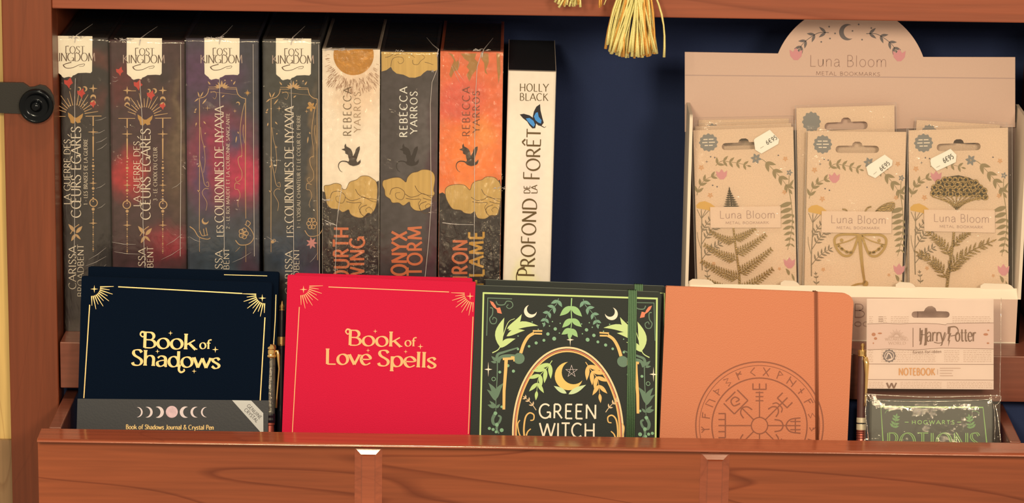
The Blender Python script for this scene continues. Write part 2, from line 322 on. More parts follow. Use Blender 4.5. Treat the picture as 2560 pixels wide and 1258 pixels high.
class Ink:
    def __init__(s, T=None): s.v = []; s.f = []; s.T = T; s.k = []; s.n = 0
    def _add(s, pts, faces):
        o = len(s.v); s.v += [(s.T(*p[:2]) if s.T else (p[0], p[1])) for p in pts]; s.f += [tuple(i + o for i in q) for q in faces]
        s.k += [s.n % 8] * len(pts); s.n += 1
    def poly(s, pts, holes=()):
        rings = [[Vector((p[0], p[1], 0)) for p in pts]] + [[Vector((p[0], p[1], 0)) for p in h] for h in holes]
        s._add([p for r in rings for p in r], [tuple(q) for q in tessellate_polygon(rings)])
    def ribbon(s, pts, hw, closed=False):
        n = len(pts); V = []
        for i in range(n):
            a = pts[(i - 1) % n if closed else max(i - 1, 0)]; b = pts[(i + 1) % n if closed else min(i + 1, n - 1)]
            dx, dy = b[0] - a[0], b[1] - a[1]; l = math.hypot(dx, dy) or 1; nx, ny = -dy / l, dx / l
            h = hw(i / max(1, n - 1), nx, ny) if callable(hw) else hw
            V += [(pts[i][0] + nx * h, pts[i][1] + ny * h), (pts[i][0] - nx * h, pts[i][1] - ny * h)]
        F = [(2 * i, 2 * i + 1, (2 * i + 3) % (2 * n), (2 * i + 2) % (2 * n)) for i in range(n if closed else n - 1)]
        s._add(V, F)
    def line(s, pts, w, w1=None, closed=False):
        s.ribbon(pts, (lambda t, a, b: (w + (w1 - w) * t) / 2) if w1 is not None else w / 2, closed)
    def spl(s, pts, w, w1=None, closed=False, n=6): s.line([p[:2] for p in catmull(pts, n, closed)], w, w1, closed)
    def dot(s, x, y, r, n=10, ry=None): s.poly([(x + r * cos(2 * pi * k / n), y + (ry or r) * sin(2 * pi * k / n)) for k in range(n)])
    def arc(s, cx, cy, rx, ry, a0, a1, w, n=40): s.line([(cx + rx * cos(rad(a0 + (a1 - a0) * k / n)), cy - ry * sin(rad(a0 + (a1 - a0) * k / n))) for k in range(n + 1)], w)
    def ring(s, x, y, r, w, n=16): s.line([(x + r * cos(2 * pi * k / n), y + r * sin(2 * pi * k / n)) for k in range(n)], w, closed=True)
    def crescent(s, x, y, R, face, k=.8, off=.45):
        """moon whose horns point to angle face (degrees, counter-clockwise from right)"""
        r = R * k; d = R * off; ca = (R * R + d * d - r * r) / (2 * R * d); a = math.acos(max(-1, min(1, ca)))
        P = [(R * cos(t), R * sin(t)) for t in [a + (2 * pi - 2 * a) * i / 20 for i in range(21)]]
        b = atan2(R * sin(a), R * cos(a) - d)
        Q = [(d + r * cos(t), r * sin(t)) for t in [(2 * pi - b) - (2 * pi - 2 * b) * i / 16 for i in range(17)]]
        f = rad(face); pts = P + Q[1:-1]
        s.poly([(x + p * cos(f) - q * sin(f), y - (p * sin(f) + q * cos(f))) for p, q in pts])
    def star(s, x, y, r, n=4, inner=.22, rot=90, rx=None):
        s.poly([(x + (rx or r) / r * (r if k % 2 == 0 else r * inner) * cos(rad(rot + 180 * k / n)), y - (r if k % 2 == 0 else r * inner) * sin(rad(rot + 180 * k / n))) for k in range(2 * n)])
    def leaf(s, x0, y0, x1, y1, w, bend=0):
        dx, dy = x1 - x0, y1 - y0; P = []; Q = []
        for k in range(9):
            t = k / 8; h = w / 2 * sin(pi * t ** .8); b = bend * sin(pi * t)
            cx, cy = x0 + dx * t - dy * b, y0 + dy * t + dx * b; l = math.hypot(dx, dy) or 1
            P.append((cx - dy / l * h, cy + dx / l * h)); Q.append((cx + dy / l * h, cy - dx / l * h))
        s.poly(P + Q[-2:0:-1])
    def sprig(s, pts, n, ll, lw, sw=2, ang=40, both=True, taper=.5, start=.15, end=1.0, tip=True):
        C = [p[:2] for p in catmull(pts, 8)]; s.line(C, sw, sw * .6); m = len(C)
        for k in range(n):
            t = start + (end - start) * k / max(1, n - 1); i = min(m - 2, int(t * (m - 1))); x, y = C[i]
            dx, dy = C[i + 1][0] - x, C[i + 1][1] - y; a = atan2(dy, dx); L_ = ll * (1 - taper * t)
            for sg in ((1, -1) if both == True else ((both,) if both in (1.0, -1) and both is not True else ((1,) if k % 2 else (-1,)))):
                b = a + sg * rad(ang); s.leaf(x, y, x + L_ * cos(b), y + L_ * sin(b), lw * (1 - taper * t * .6))
        if tip:
            x, y = C[-1]; a = atan2(y - C[-2][1], x - C[-2][0]); s.leaf(x, y, x + ll * .6 * cos(a), y + ll * .6 * sin(a), lw * .7)
    def burst(s, cx, cy, r0, ra, rb, a0, a1, n, w, tip=None):
        for k in range(n):
            a = rad(a0 + (a1 - a0) * k / (n - 1)); r1 = ra if k % 2 == 0 else rb
            s.line([(cx + r0 * cos(a), cy - r0 * sin(a)), (cx + (r0 + r1) / 2 * cos(a), cy - (r0 + r1) / 2 * sin(a)), (cx + r1 * cos(a), cy - r1 * sin(a))], w, tip if tip is not None else w * .5)
    def tulip(s, x, y, r, up=1):
        s.poly([(x - r, y - r * .7 * up), (x - r * .45, y - r * .35 * up), (x, y - r * up), (x + r * .45, y - r * .35 * up), (x + r, y - r * .7 * up), (x + r * .85, y + r * .3 * up), (x + r * .3, y + r * .9 * up), (x - r * .3, y + r * .9 * up), (x - r * .85, y + r * .3 * up)])
    def flower(s, x, y, r, n=5, rot=0):
        for k in range(n):
            a = rad(rot + 360 * k / n); s.leaf(x + r * .12 * cos(a), y + r * .12 * sin(a), x + r * cos(a), y + r * sin(a), r * .5)
    def text(s, t, x0, y0, x1, y1, cap, st=SERIF, track=.1, clip=None, skew=0, grow=None):
        adv = [GL.get(c, GL['-'])[0] + track for c in t]; tot = sum(adv) - track
        dx, dy = x1 - x0, y1 - y0; Ln = math.hypot(dx, dy); ex = (dx / Ln, dy / Ln); up = (ex[1], -ex[0]); sx = Ln / tot
        a_, b_, th, sl = st; a_ *= cap; b_ *= cap; e1 = (cos(rad(th)), sin(rad(th)))
        hw = lambda q, nx, ny: sqrt((a_ * (nx * e1[0] + ny * e1[1])) ** 2 + (b_ * (nx * e1[1] - ny * e1[0])) ** 2)
        pos = 0
        tmp = Ink()
        for ci, c in enumerate(t):
            wd, strokes, ser = GL.get(c, GL['-']); k = grow(ci) if grow else 1
            X = lambda x: (pos + x) * sx
            for q in strokes:
                q = q.split(); n = [float(z) for z in q[1:]]
                if q[0] == 'l':
                    P = [(X(n[0]), n[1] * cap * k), (X(n[2]), n[3] * cap * k)]
                    P = [P[0], ((P[0][0] + P[1][0]) / 2, (P[0][1] + P[1][1]) / 2), P[1]]
                    cl = False
                elif q[0] == 'a':
                    cl = abs(n[5] - n[4]) >= 360; m = 20
                    P = [(X(n[0] + n[2] * cos(rad(n[4] + (n[5] - n[4]) * j / m))), (n[1] + n[3] * sin(rad(n[4] + (n[5] - n[4]) * j / m))) * cap * k) for j in range(m if cl else m + 1)]
                else:
                    P = [(X(p[0]), p[1] * cap * k) for p in catmull(list(zip(n[::2], n[1::2])), 4)]; cl = False
                tmp.ribbon(P, hw, cl)
            if sl:
                for (x, y) in ser:
                    yy = y * cap * k + (b_ if y <= 0 else -b_)
                    tmp.ribbon([(X(x) - sl * cap, yy), (X(x) + sl * cap, yy)], b_)
            pos += adv[ci]
        V = [(x0 + (u + skew * v) * ex[0] + v * up[0], y0 + (u + skew * v) * ex[1] + v * up[1]) for u, v in tmp.v]
        F = tmp.f
        if clip: F = [f for f in F if clip(sum(V[i][0] for i in f) / len(f), sum(V[i][1] for i in f) / len(f))]
        k0 = tmp.k; s._add(V, F); s.k[-len(V):] = k0
    def build(s, fr, name, m, parent, layer=1, base=0, label=None, thick=0, rel=False):
        """lay the drawing on the frame's face; thick > 0 gives it body"""
        yo = -(.10 + .09 * layer) + base
        V = []
        for p, k in zip(s.v, s.k):                # strokes that cross lie a hair above one another
            u, v = p if rel else fr.L(p[0], p[1], base)
            V.append((u, (0 if fr.bow and not thick else yo + fr.yb(u)) - (0 if thick else .008 * k), v))
        if not fr.bow and not thick:
            return obj(name, V, s.f, m, parent, label=label)
        if thick:
            n = len(V); V2 = V + [(a, b - thick, c) for a, b, c in V]
            cnt = {}
            for q in s.f:
                for i in range(len(q)): e = (q[i], q[(i + 1) % len(q)]); cnt[e] = cnt.get(e, 0) + 1
            F = [tuple(i + n for i in q) for q in s.f] + [tuple(q[::-1]) for q in s.f]
            for (a, b) in cnt:
                if (b, a) not in cnt: F.append((a, b, b + n, a + n))
            return fixn(obj(name, V2, F, m, parent, label=label))
        bm = bmesh.new(); bv = [bm.verts.new(v) for v in V]
        for q in s.f:
            try: bm.faces.new([bv[i] for i in q])
            except ValueError: pass
        W = fr.bow[0]
        for k in range(1, 12):
            bmesh.ops.bisect_plane(bm, geom=bm.verts[:] + bm.edges[:] + bm.faces[:], plane_co=(W * k / 12, 0, 0), plane_no=(1, 0, 0))
        for co, no in (((.15, 0, 0), (-1, 0, 0)), ((W - .15, 0, 0), (1, 0, 0)), ((0, 0, .1), (0, 0, -1))):
            bmesh.ops.bisect_plane(bm, geom=bm.verts[:] + bm.edges[:] + bm.faces[:], plane_co=co, plane_no=no, clear_outer=True)
        for v in bm.verts: v.co.y = yo + fr.yb(v.co.x) + v.co.y
        me = bpy.data.meshes.new(name)
        for v in bm.verts: v.co *= .001
        bm.to_mesh(me); bm.free(); me.materials.append(m)
        o = bpy.data.objects.new(name, me); COL.objects.link(o); o.parent = parent
        if label: o['label'] = label
        return o
# ---------------------------------------------------------------- the bookcase
YS = 0.0                                    # plane of the shelved spines
ZR = hY(150, 828, YS).z                     # top of the riser they stand on
YF = -33.0                                  # front of riser and posts
ZB = hY(145, 970, YF).z                     # underside of the riser
XP0, XP1 = hY(14, 500, YF).x, hY(138, 500, YF).x
XR = hY(2636, 600, YF).x
YB = 172.0                                  # navy back panel
ZT = hY(1300, 39.5, YF).z                   # lower edge of the top board
YL0, YL1 = -108.0, -134.0                   # tray lip, rear and front edge
ZL = hY(1300, 1089, YL0).z
XL0 = hY(110, 1073, YL0).x - 2
YPN = -118.0
TRAY = ZL - 88
W_H = wood('cherry_wood_across', pc(176, 84, 40), pc(138, 62, 32), 'X', .4, .12, 2)
W_V = wood('cherry_wood_upright', pc(136, 60, 28), pc(116, 49, 23), 'Z', .42, .1, 5, .25)
W_TOP = wood('cherry_wood_rail', pc(166, 78, 42), pc(140, 62, 34), 'X', .42, .1, 7, .6)
W_LIP = wood('cherry_wood_polished', pc(178, 84, 46), pc(146, 64, 36), 'X', .16, .9, 11, .3)
W_RIS = wood('cherry_wood_riser', pc(140, 72, 46), pc(112, 54, 36), 'X', .35, .3, 15, .3)
NAVY = mat('navy_felt', pc(38, 50, 76), .9, bump=.3, bscale=900, vary=.12)
case = thing('bookcase', 'cherry wood bookcase bay with navy back, tray shelf and small pilasters, holding all the books', 'bookcase',
             Matrix.Translation((0, 0, (TRAY - 150) * .001)))
Z0 = TRAY - 150
def cbox(name, b, m, bevel=0, **k):
    b = list(b); b[4] -= Z0; b[5] -= Z0; return box(name, b, m, case, bevel, **k)
cbox('post', (XP0, XP1, YF, YF + 30, Z0, ZT + 150), W_V, 1.2)
cbox('side_panel', (XP0 + 4, XP1 + .0, YF + 30, YB + 12, Z0, ZT + 150), W_V, label='inner side face of the left post')
cbox('post', (XR, XR + 40, YF, YF + 30, Z0, ZT + 150), W_V, 1.2)
cbox('side_panel', (XR, XR + 36, YF + 30, YB + 12, Z0, ZT + 150), W_V)
cbox('back_panel', (XP1, XR, YB, YB + 10, Z0, ZT + 150), NAVY, label='navy blue back panel')
cbox('top_board', (XP1, XR, YF + 1, YF + 20, ZT, ZT + 150), W_TOP, 1.0)
cbox('upper_shelf', (XP1, XR, YF + 20, YB, ZT + 4, ZT + 22), W_TOP)
cbox('riser', (XP1 + 1.5, XR - 1.5, YF, YB, ZB, ZR), W_RIS, .8, label='raised step under the back row')
cbox('riser_backing', (XP1, XR, YF + 30, YF + 34, TRAY, ZB), NAVY, label='navy panel below the step')
cbox('tray_floor', (XP1 - 12, XR, YPN + 10, YF + 30, TRAY - 8, TRAY), W_RIS)
# side rails of the tray
for xa, xb in ((hY(134, 1050, -80).x, hY(165, 1050, -80).x), (hY(2512, 1085, -80).x, hY(2540, 1085, -80).x)):
    zt = ZL + 1.0
    cbox('side_rail', (xa, xb, YL0 + .5, YF + 29, TRAY, zt), W_RIS, 1)
# moulded lip of the tray
prof = [(YL0, ZL), (YL1 + 3, ZL - 1.2), (YL1 + .8, ZL - 1.8), (YL1, ZL - 2.8), (YL1 + .8, ZL - 3.6), (YL1 + 8, ZL - 4.4), (YPN, ZL - 5), (YL0, ZL - 5)]
v, f = extrude([(a, b - Z0) for a, b in prof], XL0, XR + 30)
o = fixn(obj('tray_lip', v, f, W_LIP, case, label='polished lip with a bright front edge'))
bv = o.modifiers.new('bevel', 'BEVEL'); bv.width = .0007; bv.segments = 3; bv.limit_method = 'ANGLE'; bv.angle_limit = rad(25)
# front panels and pilasters
pl = [(hY(893, 1180, YPN).x, hY(949, 1180, YPN).x), (hY(1756, 1200, YPN).x, hY(1816, 1200, YPN).x)]
XE = hY(96, 1180, YPN).x
for i, (a, b) in enumerate(((XE, pl[0][0] + 4), (pl[0][1] - 4, pl[1][0] + 4), (pl[1][1] - 4, XR + 30))):
    o = cbox('front_panel', (a, b, YPN, YPN + 9 + i * .5, Z0, ZL - 5), W_H)
for a, b in pl:
    zt = ZL - 8.6; ch = 6.0; y0, y1 = YPN - .2, YPN - 3.1
    a -= 2; b += 2
    v = []
    for x, y, z in ((a, y0, zt), (b, y0, zt), (b, y0, Z0), (a, y0, Z0), (a + ch - 1, y1 + .9, zt - ch + 1), (b - ch + 1, y1 + .9, zt - ch + 1), (b - ch + 1, y1 + .9, Z0), (a + ch - 1, y1 + .9, Z0),
                    (a + ch, y1, zt - ch), (b - ch, y1, zt - ch), (b - ch, y1, Z0), (a + ch, y1, Z0)):
        v.append((x, y, z - Z0))
    f = [(0, 1, 5, 4), (0, 4, 7, 3), (1, 2, 6, 5), (4, 5, 9, 8), (4, 8, 11, 7), (5, 6, 10, 9), (8, 9, 10, 11), (0, 3, 2, 1)]
    fixn(obj('pilaster', v, f, W_LIP, case))
# the shop wall left of the case
WALLM = wood('pale_oak', pc(240, 190, 105), pc(215, 160, 80), 'Z', .5, .1, 3, .5)
WALLD = wood('brown_oak', pc(170, 125, 75), pc(140, 98, 58), 'Z', .5, .1, 4, .5)
zsp = hY(5, 1097, YF + 12).z
o = box('wall_left', (XP0 - 450, XP0, YF + 12, YF + 30, zsp, ZT + 200), WALLM); o['kind'] = 'structure'
o = box('baseboard_left', (XP0 - 450, XP0, YF + 8, YF + 30, Z0 - 150, zsp), WALLD); o['kind'] = 'structure'

# ---------------------------------------------------------------- black bracket bolted to the post
BLK = mat('black_steel', pc(40, 36, 30), .42, .2, bump=.15, bscale=1500)
BLKG = mat('black_chrome', pc(30, 30, 28), .16, .75)
ctr = hY(91, 265, YF - 6)
br = thing('metal_bracket', 'black steel arm with a round bolt head fixed to the left post', 'bracket', Matrix.Translation(ctr * .001))
F = Frame(ctr, (1, 0, 0), (0, 0, 1))
ol = [(-170, 206), (0, 208), (56, 209), (64, 214), (72, 220), (84, 219), (98, 214), (112, 217), (124, 228), (132, 244), (135, 262), (130, 285), (116, 300), (96, 306), (74, 300), (58, 286), (0, 284), (-170, 282)]
v, f = extrude([F.L(*p) for p in ol], 2, 5.8, 'XZ'); fixn(obj('arm', v, f, BLK, br, bevel=.5))
def lathe(prof, n=40):
    V = []; Fc = []; m = len(prof)
    for k in range(n):
        t = 2 * pi * k / n
        for r, y in prof: V.append((r * cos(t), y, r * sin(t)))
    for k in range(n):
        for j in range(m - 1): Fc.append((k * m + j, k * m + j + 1, ((k + 1) % n) * m + j + 1, ((k + 1) % n) * m + j))
    return V, Fc
v, f = lathe([(0, -1.5), (3.9, -1.5), (4.6, -.6), (5.4, 0), (9.5, -.8), (11.3, -3.2), (12.3, -3.4), (13.4, -2.4), (13.6, 2), (13.6, 3.5)])
fixn(obj('washer', v, f, BLKG, br, smooth=True))
v, f = lathe([(0, -5.2), (1.8, -5.1), (3.2, -4.2), (4.2, -2.4), (4.3, -.5)]); o = fixn(obj('bolt', v, f, BLKG, br, smooth=True))
# ---------------------------------------------------------------- the back row of books
PAPERBLK = mat('black_page_edges', pc(14, 24, 32), .7, bump=.5, bscale=1200)
INK_CREAM = mat('cream_ink', pc(238, 205, 160), .5)
INK_GOLD = mat('gold_foil', pc(212, 150, 76), .34, .55)
INK_GOLDL = mat('pale_gold_foil', pc(214, 160, 100), .4, .4)
INK_BROWN = mat('dark_brown_ink', pc(90, 58, 38), .5)
INK_RED = mat('red_ink', pc(205, 58, 44), .5)
LOGO_W = mat('cream_paper', pc(253, 224, 176), .5, bump=.1)
INK_PALE = mat('pale_outline_ink', pc(190, 150, 120), .5)
SEAM = mat('plastic_seam', pc(215, 190, 160), .3)
FILM = film('shrink_film', .03, .7, (55, 55, 30), .10, haze=.012)
FILMW = film('wrinkled_film', .06, 1.0, (170, 170, 90), .09, haze=.012)
BD = 138.0
def spine_book(name, label, group, x0, yt, x1, cover, bow=0, lean=0, tilt=0, depth=BD, board=2.2, pages=PAPERBLK, zdrop=0, endgap=0, Y=YS):
    fr, W, H = upright(x0, yt, x1, Y, ZR + .05, lean, tilt)
    if bow: fr.bow = (W, bow)
    t = thing(name, label, 'book', fr.mw(), group)
    n = 12; r = 1.6
    out = [(W * k / n, fr.yb(W * k / n)) for k in range(n + 1)]
    if not bow:
        out[0] = (0, r); out.insert(1, (r * .3, r * .3)); out[2] = (W / n if 0 else r, 0) if False else out[2]
        out = [(0, r * 1.2), (r * .35, r * .35), (r * 1.2, 0)] + [(W * k / n, 0) for k in range(1, n)] + [(W - r * 1.2, 0), (W - r * .35, r * .35), (W, r * 1.2)]
    inn = [(W - board, depth), (W - board, 4.5)] + [(board, 4.5), (board, depth)]
    pts = out + [(W, depth)] + inn + [(0, depth)]
    v, f = extrude(pts, 0, H, 'XY'); fixn(obj('cover', v, f, cover, t))
    e = 1.2 if not endgap else endgap
    pb = [(board + .1, 4.6), (W - board - .1, 4.6), (W - board - .1, depth - 3), (board + .1, depth - 3)]
    v, f = extrude(pb, 1.0, H - e, 'XY'); fixn(obj('page_block', v, f, pages, t))
    return t, fr, W, H
def wrap(t, fr, W, H, depth=BD, m=None, amp=.35, seed=0, seam=None, top=True):
    """shrink film: face with ripples, folded back over the top and the sides"""
    nx, nz_ = 24, 70; V = []; Fc = []
    for j in range(nz_ + 1):
        for i in range(nx + 1):
            u = -.35 + (W + .7) * i / nx; v = .2 + (H + .5) * j / nz_
            k = noise.noise(Vector((u * .12 + seed, v * .05, seed * 3.1))) + .5 * noise.noise(Vector((u * .4, v * .16 + seed, 2)))
            e = min(1, 4 * min(i / nx, 1 - i / nx))
            y = fr.yb(min(max(u, 0), W)) - .95 - amp * (.9 + k) * e
            V.append((u, y, v))
    for j in range(nz_):
        for i in range(nx):
            a = j * (nx + 1) + i; Fc.append((a, a + 1, a + nx + 2, a + nx + 1))
    if top:
        b = len(V); last = nz_ * (nx + 1)
        for j in range(1, 13):
            for i in range(nx + 1):
                u = -.35 + (W + .7) * i / nx; y = depth * j / 12
                k = noise.noise(Vector((u * .15 + seed, y * .08, 7)))
                V.append((u, y, H + .7 + .4 * k + .3))
        for j in range(12):
            for i in range(nx):
                r0 = last if j == 0 else b + (j - 1) * (nx + 1); r1 = b + j * (nx + 1)
                Fc.append((r0 + i, r0 + i + 1, r1 + i + 1, r1 + i))
    o = obj('shrink_wrap', V, Fc, m or FILM, t, smooth=True, label='clear plastic shrink wrap')
    for k, s in enumerate(seam or []):
        P = [(*fr.L(*q),) for q in s]
        v, f = tube([(p[0], fr.yb(p[0]) - 1.3 - .1 * (i % 2), p[1]) for i, p in enumerate(P)], .22, 5)
        obj('wrap_seam', v, f, SEAM, t)
        if k == 0 and top and s[0][1] < 210:
            u = P[0][0]; R = random.Random(seed + 40); sg = -1 if u > W - 14 else 1
            v, f = tube([(u, fr.yb(u) - 1.5, H - 4), (u + .6, fr.yb(u) - 1.5, H - .5), (u + 1.2, 1.5, H + 1.5), (u + sg * 4, 20, H + 1.9), (u + sg * (6 + R.uniform(0, 4)), 52, H + 1.6)], [.3, .5, .45, .28, .12], 5)
            obj('wrap_seam', v, f, SEAM, t)
    return o
def creases(t, fr, lines, r=.13):
    for s in lines:
        P = [fr.L(*q) for q in s]; m_ = ((P[0][0] + P[1][0]) / 2, (P[0][1] + P[1][1]) / 2 - .8)
        v, f = tube([(p[0], fr.yb(p[0]) - 1.75, p[1]) for p in (P[0], m_, P[1])], [r * .3, r, r * .4], 4); obj('wrap_crease', v, f, SEAM, t)
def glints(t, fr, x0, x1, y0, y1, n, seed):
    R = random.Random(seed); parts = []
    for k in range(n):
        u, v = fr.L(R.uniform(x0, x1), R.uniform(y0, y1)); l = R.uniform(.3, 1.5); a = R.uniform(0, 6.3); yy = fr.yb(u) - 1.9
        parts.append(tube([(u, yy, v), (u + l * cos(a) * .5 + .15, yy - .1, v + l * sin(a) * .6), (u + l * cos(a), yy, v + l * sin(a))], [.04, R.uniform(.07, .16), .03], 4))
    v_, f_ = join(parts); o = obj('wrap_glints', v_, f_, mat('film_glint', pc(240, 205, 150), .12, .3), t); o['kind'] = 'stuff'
def crumple(t, fr, px, py, r, n, seed, m=SEAM):
    """little twist of plastic at the top edge"""
    R = random.Random(seed); parts = []
    u, v = fr.L(px, py)
    for k in range(n):
        a = (u + R.uniform(-r, r), fr.yb(u) - 1.1 - R.uniform(0, .6), v + R.uniform(-.6, .5)); b = (a[0] + R.uniform(-r, r) * .6, a[1] - R.uniform(-.3, .5), a[2] + R.uniform(-.8, 1.5))
        parts.append(tube([a, ((a[0] + b[0]) / 2, (a[1] + b[1]) / 2 - .3, (a[2] + b[2]) / 2 + .4), b], .16, 4))
    v_, f_ = join(parts); o = obj('wrap_twist', v_, f_, m, t); o['kind'] = 'stuff'

def words(t, fr, T, m, *rows, layer=3, name='title_lettering', **k):
    for a in rows:
        q = Ink(T); q.text(*a); q.build(fr, name, m, t, layer, **k)

def publisher_patch(t, fr, dx, dy):
    T = lambda x, y: (x / 3.495 + 440 + dx, y / 3.495 + 60 + dy)
    pale = Ink(T); pale.text('KINGDOM', 212, 342, 582, 342, 72, (.05, .02, 0, .06), .02); pale.build(fr, 'publisher_lettering', INK_PALE, t, 1)
    p = Ink(T); p.poly([(248, 120), (400, 122), (556, 124), (555, 300), (553, 432), (540, 446), (500, 443), (430, 446), (404, 462), (385, 468), (374, 484), (350, 478), (330, 482), (308, 488), (292, 478), (284, 464), (262, 448), (250, 436), (247, 300)])
    p.build(fr, 'publisher_patch', LOGO_W, t, 2)
    q = Ink(T); cl = lambda x, y: 250 < x < 554
    q.text('LOST', 318, 274, 490, 274, 62, (.055, .02, 0, .07), .04, clip=cl)
    q.text('KINGDOM', 212, 342, 582, 342, 72, (.055, .02, 0, .06), .02, clip=cl)
    q.spl([(372, 352), (320, 366), (302, 380), (330, 402), (385, 398), (440, 374), (486, 366), (478, 384), (440, 388)], 7, 3)
    q.spl([(300, 372), (320, 398), (355, 404)], 9, 3); q.line([(322, 212), (350, 210)], 5)
    q.build(fr, 'publisher_lettering', INK_BROWN, t, 3)

def moonbook(idx, x0, yt, x1, dx, dy, base, blobs, sub, seams, label, seed):
    cov = blobmat('night_print', base, blobs, .32)
    t, fr, W, H = spine_book('book', label, 'shrink wrapped fantasy novels with fan and moon ornament', x0, yt, x1, cov)
    publisher_patch(t, fr, dx - 194 + 0, dy)
    g = Ink(lambda x, y: (x + dx - 174 - 188 + 188 - 14 + 14, y + dy))  # drawn on the second volume, carried over by its offset
    g.T = lambda x, y: (x + (dx), y + dy)
    # coordinates of the second volume in the row
    right = [(407, y) for y in ()]
    cx, cy = 362, 296
    for a in range(8, 176, 12):
        r0, r1 = 24, (58 if (a // 12) % 2 == 0 else 44); e = rad(a)
        x1_, y1_ = cx + r1 * cos(e), cy - 4 - r1 * 1.05 * sin(e)
        g.line([(cx + r0 * cos(e), cy - 4 - r0 * sin(e)), (x1_, y1_)], 2.2, 1.2)
    g.line([(cx + 26, 295.5), (cx + 66, 295)], 1.8); g.line([(cx - 66, 296), (cx - 24, 296)], 1.5)
    for sx in ((1, -1) if idx == 1 else (1,)):
        X = lambda x: (407 if sx > 0 else 318) + sx * x
        g.star(X(0), 226, 11, 4, .25); g.crescent(X(0), 248, 7, 270, .75, .5); g.crescent(X(0), 262, 6.5, 270, .8, .5)
        g.line([(X(0), 296), (X(0), 320)], 3); g.star(X(0), 335, 14, 4, .16); g.line([(X(-11), 335), (X(11), 335)], 1.6)
        g.line([(X(0), 346), (X(0), 398)], 4, 2.4)
        for k in range(14): y = 404 + k * 8; g.dot(X(0), y, 3.6 if k in (2, 9) else 1.9 + .5 * (k % 3 == 0), 8)
        g.ring(X(1), 512, 9.5, 2.4); g.dot(X(0), 528, 4, 8); g.star(X(0), 463, 10, 4, .2); g.star(X(0), 563, 11, 4, .2)
        for k in range(22): g.dot(X(0), 536 + k * 4.6, 1.3 + .9 * (k % 4 == 0), 6)
    for x, r in ((372, 5), (386, 6.5)): g.crescent(x, 227, r, 180 if 0 else 200, .8, .5)
    g.line([(318, 227), (340, 227)] if idx == 1 else [(348, 227), (352, 227)], 1.6)
    g.spl([(350, 590), (360, 575), (372, 566)], 2); g.leaf(362, 585, 345, 565, 9); g.leaf(364, 588, 380, 570, 9); g.leaf(363, 590, 352, 608, 8); g.leaf(363, 590, 376, 604, 6)
    g.build(fr, 'ornament', INK_GOLDL, t, 1, label='gold foil fan, moons and bead chains')
    b = Ink(g.T)
    b.poly([(344, 286), (352, 291), (360, 299), (366, 299), (376, 292), (382, 288), (380, 298), (375, 305), (376, 311), (368, 313), (363, 308), (358, 314), (351, 312), (349, 303), (345, 296)])
    b.build(fr, 'butterfly', INK_GOLD, t, 2)
    rd = Ink(g.T)
    for (x, y, s) in ((346, 212, 1.2), (378, 238, 1.1), (407, 265, .8), (300, 178, 1.0) if idx == 1 else (350, 208, .6)):
        rd.poly([(x - 10 * s, y - 6 * s), (x - 3 * s, y - 5 * s), (x + 4 * s, y - 12 * s), (x + 5 * s, y - 4 * s), (x + 9 * s, y), (x + 3 * s, y + 5 * s), (x + 1 * s, y + 12 * s), (x - 4 * s, y + 5 * s), (x - 9 * s, y + 2 * s)])
    rd.build(fr, 'birds', INK_RED, t, 2)
    tx = Ink(g.T)
    words(t, fr, g.T, INK_CREAM, ('LA GUERRE DES', 350, 516, 350, 353, 16, SERIF, .06), ('CŒURS ÉGARÉS', 376, 549, 376, 321, 24, SERIF, .05),
          (sub[0], 393, sub[1], 393, sub[2], 9.5, SERIF, .08), ('CARISSA', 364, 728, 364, 620, 18, SERIF, .08), ('BROADBENT', 383, 747, 383, 616, 15, SERIF, .08))
    wrap(t, fr, W, H, seed=seed, seam=seams); crumple(t, fr, x0 + 40, yt, 6, 22, seed)
    if idx == 0: creases(t, fr, [[(236, 333), (263, 324)], [(240, 356), (268, 343)], [(243, 374), (268, 358)], [(238, 300), (266, 292)], [(222, 648), (266, 618)], [(214, 664), (266, 640)], [(232, 690), (266, 660)], [(240, 470), (264, 458)], [(244, 520), (264, 508)]])
    else: creases(t, fr, [[(416, 612), (456, 584)], [(404, 648), (456, 618)], [(280, 604), (340, 610)], [(286, 628), (350, 634)], [(430, 470), (456, 452)], [(282, 190), (294, 192)], [(282, 202), (296, 199)]])
    return t

moonbook(0, 151, 93, 270, -174, -5, pc(50, 42, 38), [(12, 190, 14, 16, pc(60, 44, 40)), (30, 225, 14, 12, pc(95, 50, 40)), (30, 190, 8, 14, pc(84, 44, 38)), (20, 20, 30, 50, pc(58, 45, 42))],
         ('1 - LES BRAISES DE LA GUERRE', 517, 352), [[(189, 195), (187, 260), (188, 320), (187, 560), (186, 640)]],
         'leftmost dark brown novel beside the post, gold fan and three red birds on its spine', 1)
moonbook(1, 272, 99, 461, 0, 0, pc(72, 44, 42), [(14, 130, 22, 26, pc(180, 45, 45)), (45, 75, 22, 22, pc(150, 44, 50)), (10, 205, 12, 22, pc(96, 38, 38)), (40, 215, 16, 20, pc(60, 42, 40)), (52, 150, 12, 70, pc(96, 68, 48)), (30, 30, 40, 30, pc(98, 50, 56)), (32, 180, 20, 20, pc(70, 42, 46)), (55, 170, 5, 60, pc(108, 80, 56))],  # brown upright patches at right: film reflection put into the cover colour
         ('3 - LE CHOIX DU CŒUR', 502, 368), [[(350, 200), (353, 250), (357, 318), (358, 560), (364, 690)], [(452, 110), (453, 330), (451, 640)]],
         'dark red novel with two gold bead chains, second from the post', 2)

